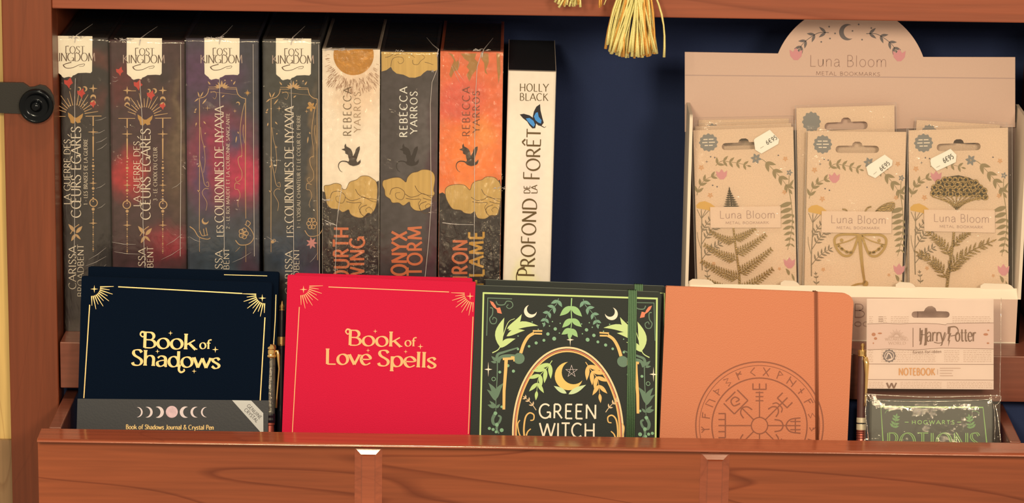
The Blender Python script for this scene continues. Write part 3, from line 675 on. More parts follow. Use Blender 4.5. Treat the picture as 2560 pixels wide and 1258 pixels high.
def crownbook(idx, x0, yt, x1, dx, dy, base, blobs, sub, seams, label, seed):
    cov = blobmat('crown_print', base, blobs, .32)
    t, fr, W, H = spine_book('book', label, 'shrink wrapped fantasy novels with lotus frame ornament', x0, yt, x1, cov)
    publisher_patch(t, fr, dx, dy)
    T = lambda x, y: (x / 3.495 + 440 + dx, y / 3.495 + 60 + dy)
    g = Ink(T)
    for a, l in ((90, 70), (60, 62), (120, 62), (35, 58), (145, 58), (15, 60), (165, 60)):
        e = rad(a); g.leaf(400 + 10 * cos(e), 560 - 8 * sin(e), 400 + l * 1.15 * cos(e), 562 - l * sin(e), 17)
    g.leaf(500, 530, 520, 498, 12); g.leaf(300, 530, 278, 500, 12); g.dot(428, 492, 6); g.dot(486, 494, 6)
    g.line([(285, 550), (370, 550)], 4); g.line([(428, 552), (530, 556)], 4); g.line([(285, 566), (365, 566)], 4); g.line([(430, 566), (528, 568)], 4)
    g.spl([(285, 562), (278, 600), (250, 635), (205, 648)], 6); g.spl([(528, 562), (540, 610), (570, 640), (608, 652)], 6)
    g.line([(205, 648), (206, 1000), (205, 1500), (204, 1815)], 6, 5); g.line([(608, 650), (607, 1000), (606, 1400), (610, 1700)], 7, 5)
    g.spl([(600, 690), (575, 800), (560, 950), (575, 1100), (570, 1170)], 5, 3); g.spl([(590, 880), (586, 950), (600, 1040)], 5, 3)
    g.spl([(214, 900), (225, 1000), (245, 1080), (255, 1200), (240, 1300)], 4, 3)
    g.spl([(580, 1150), (545, 1170), (550, 1230), (575, 1290), (572, 1350), (535, 1380), (520, 1350), (545, 1335)], 5, 3)
    g.spl([(560, 1400), (520, 1390), (515, 1440), (545, 1450), (560, 1500), (540, 1560), (545, 1600)], 5, 3)
    g.spl([(205, 1180), (230, 1300), (250, 1400), (285, 1420), (280, 1380), (262, 1390)], 5, 3); g.spl([(285, 1440), (250, 1440), (230, 1480), (270, 1560), (262, 1630)], 5, 3)
    g.spl([(300, 600), (340, 590), (355, 620), (340, 655), (322, 640)], 4, 2); g.spl([(300, 590), (420, 605), (540, 618)], 3, 1.5)
    for a, b, c, d in ((205, 640, 190, 590), (212, 640, 240, 590), (200, 648, 160, 680), (230, 700, 270, 650), (175, 770, 155, 770), (180, 860, 172, 890), (240, 850, 262, 875), (400, 640, 425, 620), (165, 760, 180, 735), (250, 960, 262, 950), (530, 980, 522, 1040), (540, 940, 548, 960), (210, 1230, 190, 1250), (210, 1470, 185, 1450)):
        g.leaf(a, b, c, d, 11)
    g.star(625, 602, 32, 4, .2) if idx == 0 else None; g.star(250, 1072, 16, 4, .2); g.star(515, 760, 18, 4, .2); g.star(275, 735, 24, 4, .15); g.crescent(542, 695, 17, 235, .8, .45)
    # hand with goblet, rose and crown at the foot
    if idx == 0:
        g.crescent(255, 1722, 30, 60, .8, .4); g.spl([(120, 1770), (160, 1800), (200, 1860), (270, 1880), (300, 1870)], 8, 6); g.spl([(205, 1800), (230, 1850), (280, 1840)], 8, 4); g.line([(205, 1870), (205, 1990)], 4)
        g.spl([(240, 1790), (250, 1850)], 7, 5); g.spl([(262, 1780), (276, 1850)], 7, 5)
        for k in range(5): g.ring(590 + 22 * cos(k * 1.25), 1830 + 28 * sin(k * 1.25), 20, 6)
        g.spl([(520, 1890), (560, 1930), (640, 1920), (680, 1860), (650, 1790), (600, 1750)], 8, 5); g.spl([(610, 1760), (620, 1720), (650, 1740), (630, 1770)], 6)
        g.line([(610, 1930), (610, 2080)], 4); g.line([(560, 1950), (520, 1990)], 4, 2)
    else:
        g.line([(205, 1815), (205, 1990)], 4); g.dot(218, 1900, 14); g.ring(232, 1890, 12, 5)
        for k in range(6): g.ring(560 + 26 * cos(k * 1.05), 1740 + 34 * sin(k * 1.05), 18, 6)
        g.spl([(500, 1800), (540, 1850), (620, 1840), (660, 1780)], 7, 4); g.line([(610, 1700), (612, 2060)], 5)
    g.build(fr, 'ornament', INK_GOLDL, t, 1, label='gold foil lotus, swirls and frame lines')
    if idx == 1:
        r = Ink(T); r.flower(555, 720, 44, 5, 90); r.dot(555, 720, 8); r.build(fr, 'gold_flower', INK_GOLD, t, 2)
        r = Ink(T)
        for k in range(7): r.leaf(560, 1910, 560 + 50 * cos(k * .9), 1910 + 55 * sin(k * .9), 20)
        r.build(fr, 'rose', mat('rose_ink', pc(206, 130, 110), .5), t, 2)
    else:
        r = Ink(T); r.star(625, 602, 22, 8, .4); r.build(fr, 'gold_star', INK_GOLD, t, 2)
    tx = Ink(lambda x, y: (x + dx, y + dy))
    bx = 559 if idx == 0 else 558 - 3
    words(t, fr, tx.T, INK_CREAM, ('LES', bx, 592, bx, 563, 17, SERIF, .04), ('COURONNES DE NYAXIA', bx, 556, bx, 265, 22, SERIF, .02),
          (sub[0], sub[3] - dx, sub[1] - dy, sub[3] - dx, sub[2] - dy, 8.5, SERIF, .08), ('CARISSA', bx - 3, 735, bx - 3, 626, 18, SERIF, .08), ('BROADBENT', bx + 14, 752, bx + 14, 620, 14, SERIF, .08))
    wrap(t, fr, W, H, seed=seed, seam=seams); crumple(t, fr, x0 + 75, yt, 7, 26, seed)
    creases(t, fr, [[(x0 + 118, 655), (x0 + 165 if idx == 0 else x0 + 138, 630)], [(x0 + 10, 590), (x0 + 40, 604)]])
    return t
crownbook(0, 463, 96, 646, 0, 0, pc(62, 58, 62), [(26, 145, 40, 50, pc(150, 40, 64)), (48, 130, 20, 30, pc(190, 44, 70)), (15, 215, 40, 30, pc(88, 52, 74)), (30, 60, 50, 40, pc(60, 66, 68)), (52, 35, 14, 50, pc(80, 50, 58)), (38, 160, 12, 16, pc(80, 62, 80)), (12, 130, 10, 40, pc(92, 56, 80))],
          ('2 - LE ROI MAUDIT ET LA COURONNE SANGLANTE', 572, 283, 574), [[(549, 195), (550, 262), (560, 400), (561, 640)], [(633, 110), (636, 640)]],
          'purple and crimson novel with gold lotus frame, third from the post', 3)
crownbook(1, 657, 98, 800, 179, 1, pc(64, 60, 54), [(38, 40, 20, 26, pc(86, 56, 78)), (20, 210, 40, 40, pc(66, 62, 52)), (42, 30, 14, 12, pc(70, 50, 90)), (20, 70, 30, 30, pc(52, 60, 66)), (40, 150, 5, 70, pc(110, 86, 60))],
          ('1 - L\'OISEAU CHANTEUR ET LE COEUR DE PIERRE', 570, 287, 751), [[(728, 200), (729, 262), (733, 400), (735, 700)], [(797, 110), (799, 690)]],
          'dark grey novel with gold lotus frame and a small yellow flower, fourth from the post', 4)

# ---- three volumes with foil clouds and a dragon
GOLDC = mat('sheen_streaked_gold_foil', pc(244, 186, 98), .3, .7, bump=1.0, bscale=90, vary=.22, streak=3.5)  # upright reflection streaks are put into the foil colour besides the bump
GOLDL = mat('cloud_outline', pc(96, 60, 26), .5)
T5 = lambda x, y: (x / 3.494 + 780, y / 3.494 + 60)
T6 = lambda x, y: (x / 3.494 + 780, y / 3.494 + 380)
def dragon(fr, t, dx, m, layer=2):
    g = Ink(lambda x, y: T5(x + dx, y))
    g.poly([(295, 1040), (302, 1066), (322, 1076), (340, 1088), (352, 1112), (360, 1150), (376, 1122), (384, 1092), (398, 1074), (418, 1064), (419, 1090), (410, 1120), (398, 1158), (388, 1186), (396, 1206), (410, 1196), (426, 1178), (426, 1204), (414, 1222), (392, 1232), (362, 1238), (330, 1228), (312, 1212), (326, 1186), (318, 1160), (316, 1140), (292, 1128), (290, 1106), (258, 1092), (286, 1082), (284, 1060)])
    g.spl([(330, 1212), (300, 1198), (262, 1196), (238, 1214), (232, 1244), (246, 1276), (266, 1290)], 12, 3); g.line([(300, 1196), (268, 1192)], 9, 3)
    g.build(fr, 'dragon_emblem', m, t, layer)
def cloud(fr, t, pts, swirls, layer=2):
    c = Ink(T6); c.poly([p[:2] for p in catmull(pts, 4, True)]); c.build(fr, 'gold_clouds', GOLDC, t, layer)
    s = Ink(T6)
    for q in swirls: s.spl(q, 5, 3)
    s.line([p[:2] for p in catmull(pts, 4, True)], 4, closed=True)
    s.build(fr, 'cloud_lines', GOLDL, t, layer + 1)
def swirl(dx, dy): return [[(x + dx, y + dy) for x, y in q] for q in (
    [(-20, 70), (0, 20), (60, 10), (110, 50), (90, 110), (40, 100), (30, 60), (70, 50)], [(110, 60), (160, 90), (220, 80), (270, 60), (350, 100), (430, 110)],
    [(200, -10), (230, 40), (290, 70), (360, 80), (430, 90)], [(120, 100), (180, 110), (250, 110), (230, 150), (250, 200)], [(300, 130), (250, 150), (240, 190), (280, 230), (330, 220), (350, 180), (320, 150), (290, 170), (300, 190)], [(270, 100), (340, 120), (430, 130)])]
BLACKP = mat('black_printed_board', pc(42, 34, 32), .3, vary=.15, bscale=60)
ORG = mat('orange_title_foil', pc(224, 116, 66), .35, .2)
# white volume
cov = blobmat('white_cloud_print', pc(250, 216, 170), [(30, 205, 26, 40, pc(244, 200, 150))], .4, speck=.03)
t, fr, W, H = spine_book('book', 'white and gold novel with half sun over black, behind the red journal', 'shrink wrapped novels with foil clouds and dragon', 806, 122, 950, cov, bow=1.6)
k = Ink(T6); k.poly([(0 + 88, 340), (110, 350), (300, 420), (420, 330), (584, 250), (590, 1590), (80, 1590)]); k.build(fr, 'black_band', BLACKP, t, 1)
r = Ink(lambda x, y: T5(x, y)); R = random.Random(5)
for k in range(430):
    a = rad(178 + 184 * R.random()); r0 = R.uniform(205, 330); r1 = r0 + R.uniform(14, 55)
    x, y = 364 + r0 * cos(a), 268 - r0 * sin(a); x2, y2 = 364 + r1 * cos(a), 268 - r1 * sin(a)
    if 112 < x < 592 and 112 < x2 < 592 and y > 214 and y2 < 730: r.line([(x, y), (x2, y2)], 3.4, 2)
r.build(fr, 'sun_rays', mat('bronze_ray_ink', pc(166, 112, 72), .5), t, 1)
r = Ink(T5); r.poly([(364 + 176 * cos(rad(a)), max(218, 268 - 176 * sin(rad(a)))) for a in range(-198, 19, 8)]); r.build(fr, 'sun_disc', mat('sun_gold_foil', pc(224, 146, 56), .28, .7, bump=.9, bscale=160, vary=.2), t, 2)
r = Ink(T5); r.text('REBECCA', 343, 975, 343, 548, 68, NORM, .2); r.build(fr, 'author_lettering', mat('bronze_ink', pc(108, 78, 46), .4), t, 3)
r = Ink(T5); r.text('YARROS', 425, 942, 425, 590, 58, NORM, .2); r.build(fr, 'author_lettering', mat('pale_bronze_ink', pc(170, 130, 88), .4), t, 3)
dragon(fr, t, 0, mat('dragon_ink', pc(60, 44, 34), .4))
cloud(fr, t, [(106, 300), (150, 288), (205, 270), (252, 282), (268, 318), (300, 318), (330, 260), (390, 238), (430, 208), (490, 208), (535, 235), (562, 262), (572, 330), (560, 470), (520, 535), (490, 530), (440, 570), (375, 562), (335, 535), (320, 500), (270, 522), (232, 498), (170, 490), (132, 455), (120, 390)], swirl(180, 330)[:5])
words(t, fr, T6, ORG, ('FOURTH', 320, 1200, 320, 655, 128, HEAVY, .14), ('WING', 457, 1130, 457, 738, 124, HEAVY, .14))
wrap(t, fr, W, H, m=FILMW, amp=.5, seed=5, seam=[[(855, 465), (848, 510), (842, 560), (838, 690)], [(812, 550), (826, 556), (842, 562)]]); crumple(t, fr, 840, 123, 9, 22, 5); crumple(t, fr, 819, 500, 3, 26, 55); crumple(t, fr, 822, 560, 4, 12, 56)
glints(t, fr, 812, 940, 560, 690, 150, 3); glints(t, fr, 842, 920, 125, 180, 26, 4); glints(t, fr, 806, 826, 480, 560, 40, 5)
# slate volume
cov = blobmat('slate_print', pc(74, 62, 56), [(20, 140, 12, 60, pc(84, 72, 64)), (34, 170, 14, 40, pc(96, 82, 72)), (22, 30, 40, 40, pc(46, 38, 38)), (42, 100, 8, 120, pc(80, 48, 52))], .35)
t, fr, W, H = spine_book('book', 'slate grey novel with gold clouds and white author name, between white and orange ones', 'shrink wrapped novels with foil clouds and dragon', 953, 127, 1096, cov, bow=1.6)
r = Ink(T5); r.poly([p for p in [(606, 242), (850, 242), (1094, 246), (1095, 400), (1070, 412), (1050, 406), (1005, 404), (975, 425), (950, 450), (900, 466), (850, 464), (800, 440), (740, 430), (705, 402), (690, 372), (650, 402), (608, 415)]]); r.build(fr, 'gold_clouds', GOLDC, t, 1)
r = Ink(T5)
for q in ([(690, 370), (700, 310), (740, 285), (790, 290), (800, 325), (770, 345), (750, 325)], [(720, 275), (760, 260), (850, 260), (900, 290)], [(880, 310), (885, 345), (925, 350), (950, 320), (985, 290), (960, 265)], [(985, 330), (1020, 340), (1060, 355)], [(640, 290), (680, 280), (720, 250)]): r.spl(q, 4, 2.5)
r.build(fr, 'cloud_lines', GOLDL, t, 2)
r = Ink(T5); r.text('REBECCA', 832, 985, 832, 546, 66, (.075, .05, 10, .06), .2); r.text('YARROS', 920, 955, 920, 585, 62, (.075, .05, 10, .06), .2); r.build(fr, 'author_lettering', mat('white_ink', pc(248, 225, 195), .4), t, 3)
dragon(fr, t, 506, mat('shadow_dragon_ink', pc(48, 38, 34), .3))
cloud(fr, t, [(622, 250), (652, 238), (705, 222), (765, 220), (802, 244), (822, 258), (835, 218), (872, 180), (922, 168), (965, 150), (1032, 158), (1068, 195), (1074, 250), (1062, 330), (1072, 362), (1050, 400), (1038, 468), (1000, 492), (955, 510), (900, 504), (862, 470), (850, 432), (800, 464), (758, 440), (702, 440), (682, 408), (642, 380), (634, 330), (616, 290)], swirl(700, 300))
words(t, fr, T6, ORG, ('ONYX', 830, 1075, 830, 690, 134, HEAVY, .12), ('STORM', 960, 1165, 960, 645, 124, HEAVY, .12))
wrap(t, fr, W, H, seed=6, amp=.4, seam=[[(1092, 175), (1080, 205), (1076, 260), (1077, 400), (1079, 500), (1072, 600), (1063, 690)]]); crumple(t, fr, 1000, 127, 4, 10, 6); crumple(t, fr, 1082, 178, 1, 8, 66)
# orange volume
cov = blobmat('ember_print', pc(238, 110, 58), [(25, 150, 40, 40, pc(250, 128, 52)), (25, 110, 36, 22, pc(252, 160, 66)), (14, 195, 26, 24, pc(232, 96, 66)), (34, 168, 14, 16, pc(248, 142, 62))], .35, speck=.05)
t, fr, W, H = spine_book('book', 'orange novel with gold clouds over black, behind the red journal', 'shrink wrapped novels with foil clouds and dragon', 1101, 128, 1258, cov, bow=1.6)
k = Ink(T6); k.poly([(1092, 372), (1140, 352), (1180, 380), (1400, 480), (1640, 240), (1668, 380), (1668, 1600), (1085, 1600)]); k.build(fr, 'black_band', BLACKP, t, 1)
r = Ink(T5)
for q in ([(1190, 250), (1230, 262), (1260, 330), (1275, 310), (1290, 350), (1275, 400), (1240, 410), (1215, 470), (1200, 440), (1215, 380), (1240, 320), (1220, 280)], [(1300, 255), (1440, 252), (1420, 300), (1450, 330), (1440, 390), (1400, 440), (1375, 500), (1350, 440), (1375, 400), (1350, 370), (1375, 330), (1330, 300)], [(1470, 252), (1540, 252), (1545, 330), (1520, 400), (1535, 440), (1510, 420), (1505, 340), (1480, 300)], [(1610, 255), (1640, 255), (1648, 420), (1630, 520), (1618, 400)]): r.poly(q)
r.build(fr, 'flame_pattern', mat('olive_gold_foil', pc(190, 130, 62), .3, .4), t, 1)
r = Ink(T5); r.text('REBECCA', 1378, 978, 1378, 546, 64, NORM, .2); r.text('YARROS', 1464, 945, 1464, 582, 60, NORM, .2); r.build(fr, 'author_lettering', mat('umber_ink', pc(110, 56, 34), .4), t, 3)
dragon(fr, t, 1028, mat('dragon_ink', pc(60, 44, 34), .4))
cloud(fr, t, [(1166, 325), (1200, 292), (1268, 280), (1332, 286), (1370, 322), (1384, 322), (1402, 272), (1440, 248), (1482, 240), (1525, 214), (1590, 220), (1622, 246), (1648, 290), (1652, 380), (1640, 470), (1622, 548), (1560, 552), (1512, 580), (1452, 574), (1430, 540), (1420, 515), (1388, 535), (1332, 528), (1300, 505), (1232, 495), (1192, 445), (1168, 385)], swirl(1280, 330)[1:])
r = Ink(T6); r.text('IRON', 1357, 1108, 1357, 765, 128, HEAVY, .14); r.build(fr, 'title_lettering', ORG, t, 3)
r = Ink(T6); r.text('FLAME', 1499, 1168, 1499, 688, 126, HEAVY, .12); r.build(fr, 'title_lettering', mat('yellow_title_foil', pc(224, 158, 62), .3, .3), t, 3)
wrap(t, fr, W, H, m=FILMW, seed=8, amp=.45, seam=[[(1205, 128), (1193, 165), (1190, 220), (1187, 330), (1186, 560), (1184, 690)], [(1106, 556), (1140, 559), (1184, 560)]]); crumple(t, fr, 1200, 124, 6, 16, 8); crumple(t, fr, 1249, 470, 4, 14, 88)
glints(t, fr, 1200, 1252, 555, 700, 110, 7); glints(t, fr, 1244, 1256, 430, 520, 26, 8)
creases(t, fr, [[(1128, 158), (1150, 205)], [(1134, 160), (1160, 200)], [(1150, 140), (1146, 170)]])
# white paperback at the end of the row
cov = blobmat('ivory_cover', pc(250, 220, 178), [(18, 45, 14, 26, pc(252, 226, 150)), (20, 120, 16, 60, pc(246, 212, 176))], .4, speck=.015)  # yellow patch low on the spine is a reflection painted into the cover
t, fr, W, H = spine_book('book', 'ivory white book with blue butterfly and black page edges, right end of the row', None, 1270, 177, 1391, cov, tilt=rad(.6), board=.5, endgap=-.25)
BI = mat('bronze_brown_ink', pc(104, 76, 40), .4)
r = Ink(); words(t, fr, None, BI, ('HOLLY', 1299, 228, 1371, 229, 19, NORM, .1), ('BLACK', 1299, 251, 1370, 252, 18, NORM, .1), layer=1, name='author_lettering')
r.text('FORÊT', 1349, 450, 1352, 322, 34, (.07, .035, 15, .06), .05, grow=lambda i: 1.18 if i == 0 else 1); r.build(fr, 'title_lettering', BI, t, 1); r = Ink()
r.text('DE', 1325, 484, 1325, 464, 15, (.08, .05, 0, .05), .05); r.text('LA', 1343, 484, 1343, 463, 15, (.08, .05, 0, .05), .05)
r.build(fr, 'title_lettering', BI, t, 1); r = Ink(); r.text('PROFOND', 1336, 692, 1342, 497, 35, (.07, .035, 15, .06), .05, grow=lambda i: 1.2 if i == 0 else 1)
r.spl([(1312, 668), (1300, 672), (1292, 685), (1292, 702), (1300, 716)], 3.5, 2)
r.build(fr, 'title_lettering', BI, t, 1)
r = Ink(T5); r.poly([(1815, 790), (1850, 784), (1900, 798), (1940, 826), (1958, 870), (1950, 910), (1925, 912), (1900, 885), (1880, 852), (1842, 822)]); r.poly([(1928, 812), (1938, 765), (1960, 722), (1992, 700), (1996, 755), (2012, 820), (2024, 862), (2002, 892), (1975, 885), (1950, 860)]); r.line([(1995, 885), (2030, 905), (2045, 895)], 8, 3)
r.build(fr, 'butterfly', mat('black_ink', pc(34, 30, 34), .4), t, 1)
r = Ink(T5); r.poly([(1868, 825), (1900, 820), (1935, 845), (1948, 880), (1935, 900), (1905, 872), (1885, 850)]); r.poly([(1938, 808), (1955, 775), (1972, 770), (1980, 810), (2005, 840), (2000, 870), (1975, 860), (1952, 840)])
r.build(fr, 'butterfly_wings', mat('blue_ink', pc(70, 140, 190), .4), t, 2)
# ---------------------------------------------------------------- journals leaning in the tray
LEAN = rad(12)
def P12(y0, z0): return (y0, z0)
ZRF = ZR                                    # plane references at riser height
def board(fr, W, H, y0, y1, r_l, r_r, m, parent, name, u0=0, v0=0):
    """cover board with rounded corners (left, right radius), thickness y0..y1"""
    pts = []
    for cx, cz, r, a0 in ((W - r_r, H - r_r, r_r, 0), (r_l, H - r_l, r_l, 90), (r_l, v0 + r_l, r_l, 180), (W - r_r, v0 + r_r, r_r, 270)):
        for k in range(7): a = rad(a0 + 15 * k); pts.append((u0 + cx + r * cos(a), cz + r * sin(a)))
    v, f = extrude(pts, y0, y1, 'XZ'); return fixn(obj(name, v, f, m, parent, bevel=.35))
def journal(name, label, group, tl, tr, yref, cover, pages, thick=13, rl=.8, rr=2.5, yaw=0, back=None, backoff=0, H=None, bt=2.2):
    fr, W, H = leaning(tl, tr, (yref, ZR), LEAN, TRAY + .1, yaw, H)
    t = thing(name, label, 'notebook', fr.mw(), group)
    board(fr, W, H, 0, bt, rl, rr, cover, t, 'front_cover')
    board(fr, W, H, thick - bt, thick, rl, rr, back or cover, t, 'back_cover')
    v, f = boxmesh(.3, 2.6, bt - .4, thick - bt + .4, 1, H - .4); obj('spine', v, f, cover, t)
    v, f = boxmesh(2.6, W - 3, bt, thick - bt, 3, H - 3); obj('page_block', v, f, pages, t)
    return t, fr, W, H
GILT = mat('gilt_page_edges', pc(226, 176, 104), .3, .6, bump=.5, bscale=900)
PAGES = mat('cream_page_edges', pc(222, 190, 150), .7, bump=.6, bscale=900)
FOIL = mat('bright_gold_foil', pc(240, 188, 110), .32, .35)
FOILP = mat('soft_gold_foil', pc(236, 158, 92), .4, .2)
VELV = mat('black_cloth', pc(6, 17, 28), .9, bump=.5, bscale=1300, spec=.06, vary=.25)
VELR = mat('crimson_velvet', pc(216, 24, 54), .85, bump=.6, bscale=1300, spec=.2, vary=.12)

def corners_and_frame(t, fr, m, T, L, R, top, left, right, starl, starr, w, n=10):
    q = Ink(T); q.burst(*L, 22 * 2.677, 56 * 2.677, 46 * 2.677, 2, -88, n, w * 1.15, w * .45); q.build(fr, 'corner_sunburst', m, t, 1)
    q = Ink(T); q.burst(*R, 22 * 2.677, 56 * 2.677, 46 * 2.677, 178, 268, n, w * 1.15, w * .45); q.build(fr, 'corner_sunburst', m, t, 1)
    q = Ink(T)
    for a in (top, left, right): q.line(a, w)
    q.build(fr, 'border_line', m, t, 1)
    for s_ in (starl, starr): q = Ink(T); q.star(*s_, 26, 4, .2); q.build(fr, 'star', m, t, 1)
# --- black journals and their pens
T7 = lambda x, y: (x / 2.677 + 120, y / 2.677 + 650)
t, fr, W, H = journal('journal', 'black journal behind the front one, only its top and right edge showing', None, (221, 667), (697, 681), -47.5, VELV, GILT, thick=12.5, rr=2.0)
q = Ink(); q.line([(690, 737), (688, 800), (684, 862)], 2); q.line([(560, 687), (668, 690)], 1.6); q.build(fr, 'border_line', FOIL, t, 1)
t, fr, W, H = journal('journal', 'front black cloth journal with gold title, grey belly band and moon phases', None, (204, 691), (680, 707), -62.0, VELV, GILT, thick=12.5, rr=2.0)
corners_and_frame(t, fr, FOIL, T7, (290, 183), (1452, 232), [(470, 180), (1300, 225)], [(279, 300), (240, 925)], [(1452, 385), (1420, 942)], (310, 195), (1434, 256), 7)
words(t, fr, T7, FOIL, ('Book', 632, 587, 990, 601, 104, BOLD, .0), ('of', 1013, 594, 1090, 596, 62, BOLD, .0), ('Shadows', 558, 704, 1156, 726, 104, BOLD, .0), layer=2)
q = Ink(T7); q.spl([(650, 486), (628, 482), (619, 500), (634, 515), (646, 505)], 14, 6); q.build(fr, 'title_flourish', FOIL, t, 3)
q = Ink(T7); q.spl([(882, 700), (876, 735), (890, 752), (912, 742), (908, 730)], 18, 8); q.build(fr, 'title_flourish', FOIL, t, 3)
for x, y, r in ((820, 490, 16), (1120, 600, 22), (733, 612, 15), (978, 745, 16)): q = Ink(T7); q.star(x, y, r, 4, .25); q.build(fr, 'star', FOIL, t, 2)
BAND = mat('charcoal_paper_band', pc(42, 44, 46), .55, bump=.15, bscale=700)
u0, v1 = fr.L(*T7(172, 928)); u1, v1b = fr.L(*T7(1462, 940))
v, f = boxmesh(-.35, W - 2.0, -.45, -.1, 1.0, 0); v = [(-.35, -.5, 2), (W + .35, -.5, 2), (W + .35, -.5, v1b), (-.35, -.5, v1), (-.35, -.1, 2), (W + .35, -.1, 2), (W + .35, -.1, v1b), (-.35, -.1, v1), (-.35, 13, 2), (-.35, 13, v1), (W + .35, 13, 2), (W + .35, 13, v1b)]
f = [(0, 1, 2, 3), (3, 2, 6, 7), (0, 3, 9, 8), (1, 10, 11, 2)]
belly = obj('belly_band', v, f, BAND, t, label='dark grey paper band with moon phases')
MOON = mat('silver_moon_ink', pc(232, 200, 178), .5)
for x, r, a, kk, off in ((600, 34, 180, 1.0, .32), (665, 36, 180, .95, .4), (738, 38, 180, .9, .5), (920, 38, 0, .9, .5), (990, 36, 0, .95, .4), (1058, 34, 0, 1.0, .32)):
    q = Ink(T7); q.crescent(x, 1019, r, a, kk, off); q.build(fr, 'moon_print', MOON, belly, 5, base=0)
q = Ink(T7); q.dot(829, 1017, 40, 24); q.build(fr, 'moon_print', mat('full_moon_ink', pc(226, 178, 168), .5, vary=.4, bscale=260), belly, 5)
q = Ink(T7); q.text('Book of Shadows Journal & Crystal Pen', 522, 1132, 1110, 1136, 30, (.09, .05, 10, .07), .06); q.build(fr, 'band_lettering', FOIL, belly, 5)
q = Ink(T7); q.poly([(1232, 939), (1360, 941), (1441, 1025), (1442, 1190), (1425, 1155)]); q.build(fr, 'corner_ribbon', mat('silver_paper', pc(202, 188, 164), .5), belly, 6)
for a in (('GENUINE', 1330, 978, 1418, 1066, 22, SANS, .12), ('CRYSTAL', 1312, 1006, 1396, 1090, 22, SANS, .12)):
    q = Ink(T7); q.text(*a); q.build(fr, 'ribbon_lettering', mat('charcoal_ink', pc(70, 62, 60), .5), belly, 8)
# --- pens
CHIP = mat('crystal_chips', pc(34, 28, 32), .08, 0, coat=1, vary=.6, bscale=500)
GOLDM = mat('polished_gold', pc(250, 190, 105), .16, .9)
COPP = mat('copper_ring', pc(190, 95, 70), .25, .8)
PBLK = mat('black_lacquer', pc(22, 20, 24), .15, coat=.6)
def turned(prof, frm, u, yc, n=28):
    """lathe along the frame's z: prof = (radius, z)"""
    V = []; Fc = []; m = len(prof)
    for k in range(n):
        a = 2 * pi * k / n
        for r, z in prof: V.append((r * cos(a), r * sin(a), z))
    for k in range(n):
        for j in range(m - 1): Fc.append((k * m + j, ((k + 1) % n) * m + j, ((k + 1) % n) * m + j + 1, k * m + j + 1))
    return V, Fc
def pen(label, pxa, pya, pxb, pyb, yref, rad_mm, parts, group=None, H=140.0):
    """axis runs from top (a) to bottom (b) seen in the picture; parts = (name, mat, [(r, picture y)])"""
    n = Vector((0, -cos(LEAN), sin(LEAN))); p0 = Vector((0, yref, ZR))
    A = hit(pxa, pya, p0, n); B = hit(pxb, pyb, p0, n)
    ez = (A - B).normalized(); ex = Vector((1, 0, 0))
    z0 = (TRAY + .3 + rad_mm * .3 - A.z) / ez.z + 0
    o = A + ez * z0; ft = Frame(o, ex, ez)
    t = thing('pen', label, 'pen', ft.mw(), group)
    for nm, m, prof in parts:
        pr = []
        for r, py in prof:
            vv = ft.L(pxa + (pxb - pxa) * (py - pya) / (pyb - pya), py)[1] if py is not None else 0.5
            pr.append((r, vv))
        v, f = turned(pr, ft, 0, 0); fixn(obj(nm, v, f, m, t, smooth=False))
    return t, ft
ZP = None
r = 4.1
t, ft = pen('crystal filled pen with gold cap ring and clip, between the black and the red journal', 686, 864, 679, 1078, -58, r, [
    ('cap_top', GOLDM, [(0, 861), (3.0, 861), (3.6, 863), (4.0, 866), (4.4, 869), (4.4, 872), (4.1, 874), (4.3, 876), (4.3, 884), (4.1, 886), (4.5, 888), (4.5, 892), (4.0, 895), (0, 895)]),
    ('barrel', film('clear_barrel', .03, .2, (300, 300, 300), .05), [(3.9, 895), (4.0, 960), (3.9, 1034)]),
    ('grip_band', PBLK, [(0, 1034), (4.2, 1034), (4.4, 1038), (4.2, 1044), (4.4, 1050), (4.2, 1056), (0, 1057)]),
    ('ring', COPP, [(0, 1057), (4.0, 1057), (4.0, 1062), (3.4, 1064), (3.6, 1080), (3.0, 1110), (1.2, 1180), (.5, None)])])
R = random.Random(3); parts = []
for k in range(150):
    a = R.uniform(0, 2 * pi); rr = R.uniform(1.0, 3.2); zz = R.uniform(ft.L(683, 1032)[1], ft.L(685, 897)[1]); s_ = R.uniform(.5, 1.1)
    c = Vector((rr * cos(a), rr * sin(a), zz)); pts = [tuple(c + Vector((R.uniform(-1, 1), R.uniform(-1, 1), R.uniform(-1, 1))).normalized() * s_) for _ in range(4)]
    parts.append((pts, [(0, 1, 2), (0, 2, 3), (0, 3, 1), (1, 3, 2)]))
v, f = join(parts); o = obj('crystal_chips', v, f, CHIP, t); o['kind'] = 'stuff'
za, zb_ = ft.L(686, 878)[1], ft.L(682, 1020)[1]
v, f = tube([(3.2, -1, za), (5.6, -.6, za), (6.1, -.6, za - 3), (6.9, 0, za - 14), (5.4, 0, zb_ + 10), (4.9, 0, zb_)], [.9, 1.3, 1.5, .8, .7, 1.0], 8); obj('clip', v, f, GOLDM, t, smooth=True)
t, ft = pen('dark pen with a gold tip behind the gap beside the red journal', 712, 758, 706, 1000, -44, 3.4, [
    ('tip', GOLDM, [(0, 752), (.7, 755), (.9, 760), (1.8, 764), (2.2, 768), (1.6, 773), (2.4, 776)]),
    ('barrel', PBLK, [(2.4, 776), (3.0, 800), (3.1, 840), (3.1, 1000), (2.6, 1080), (.6, None)]),
    ('clip', GOLDM, [(3.2, 842), (3.5, 846), (3.5, 860), (3.2, 864)])])
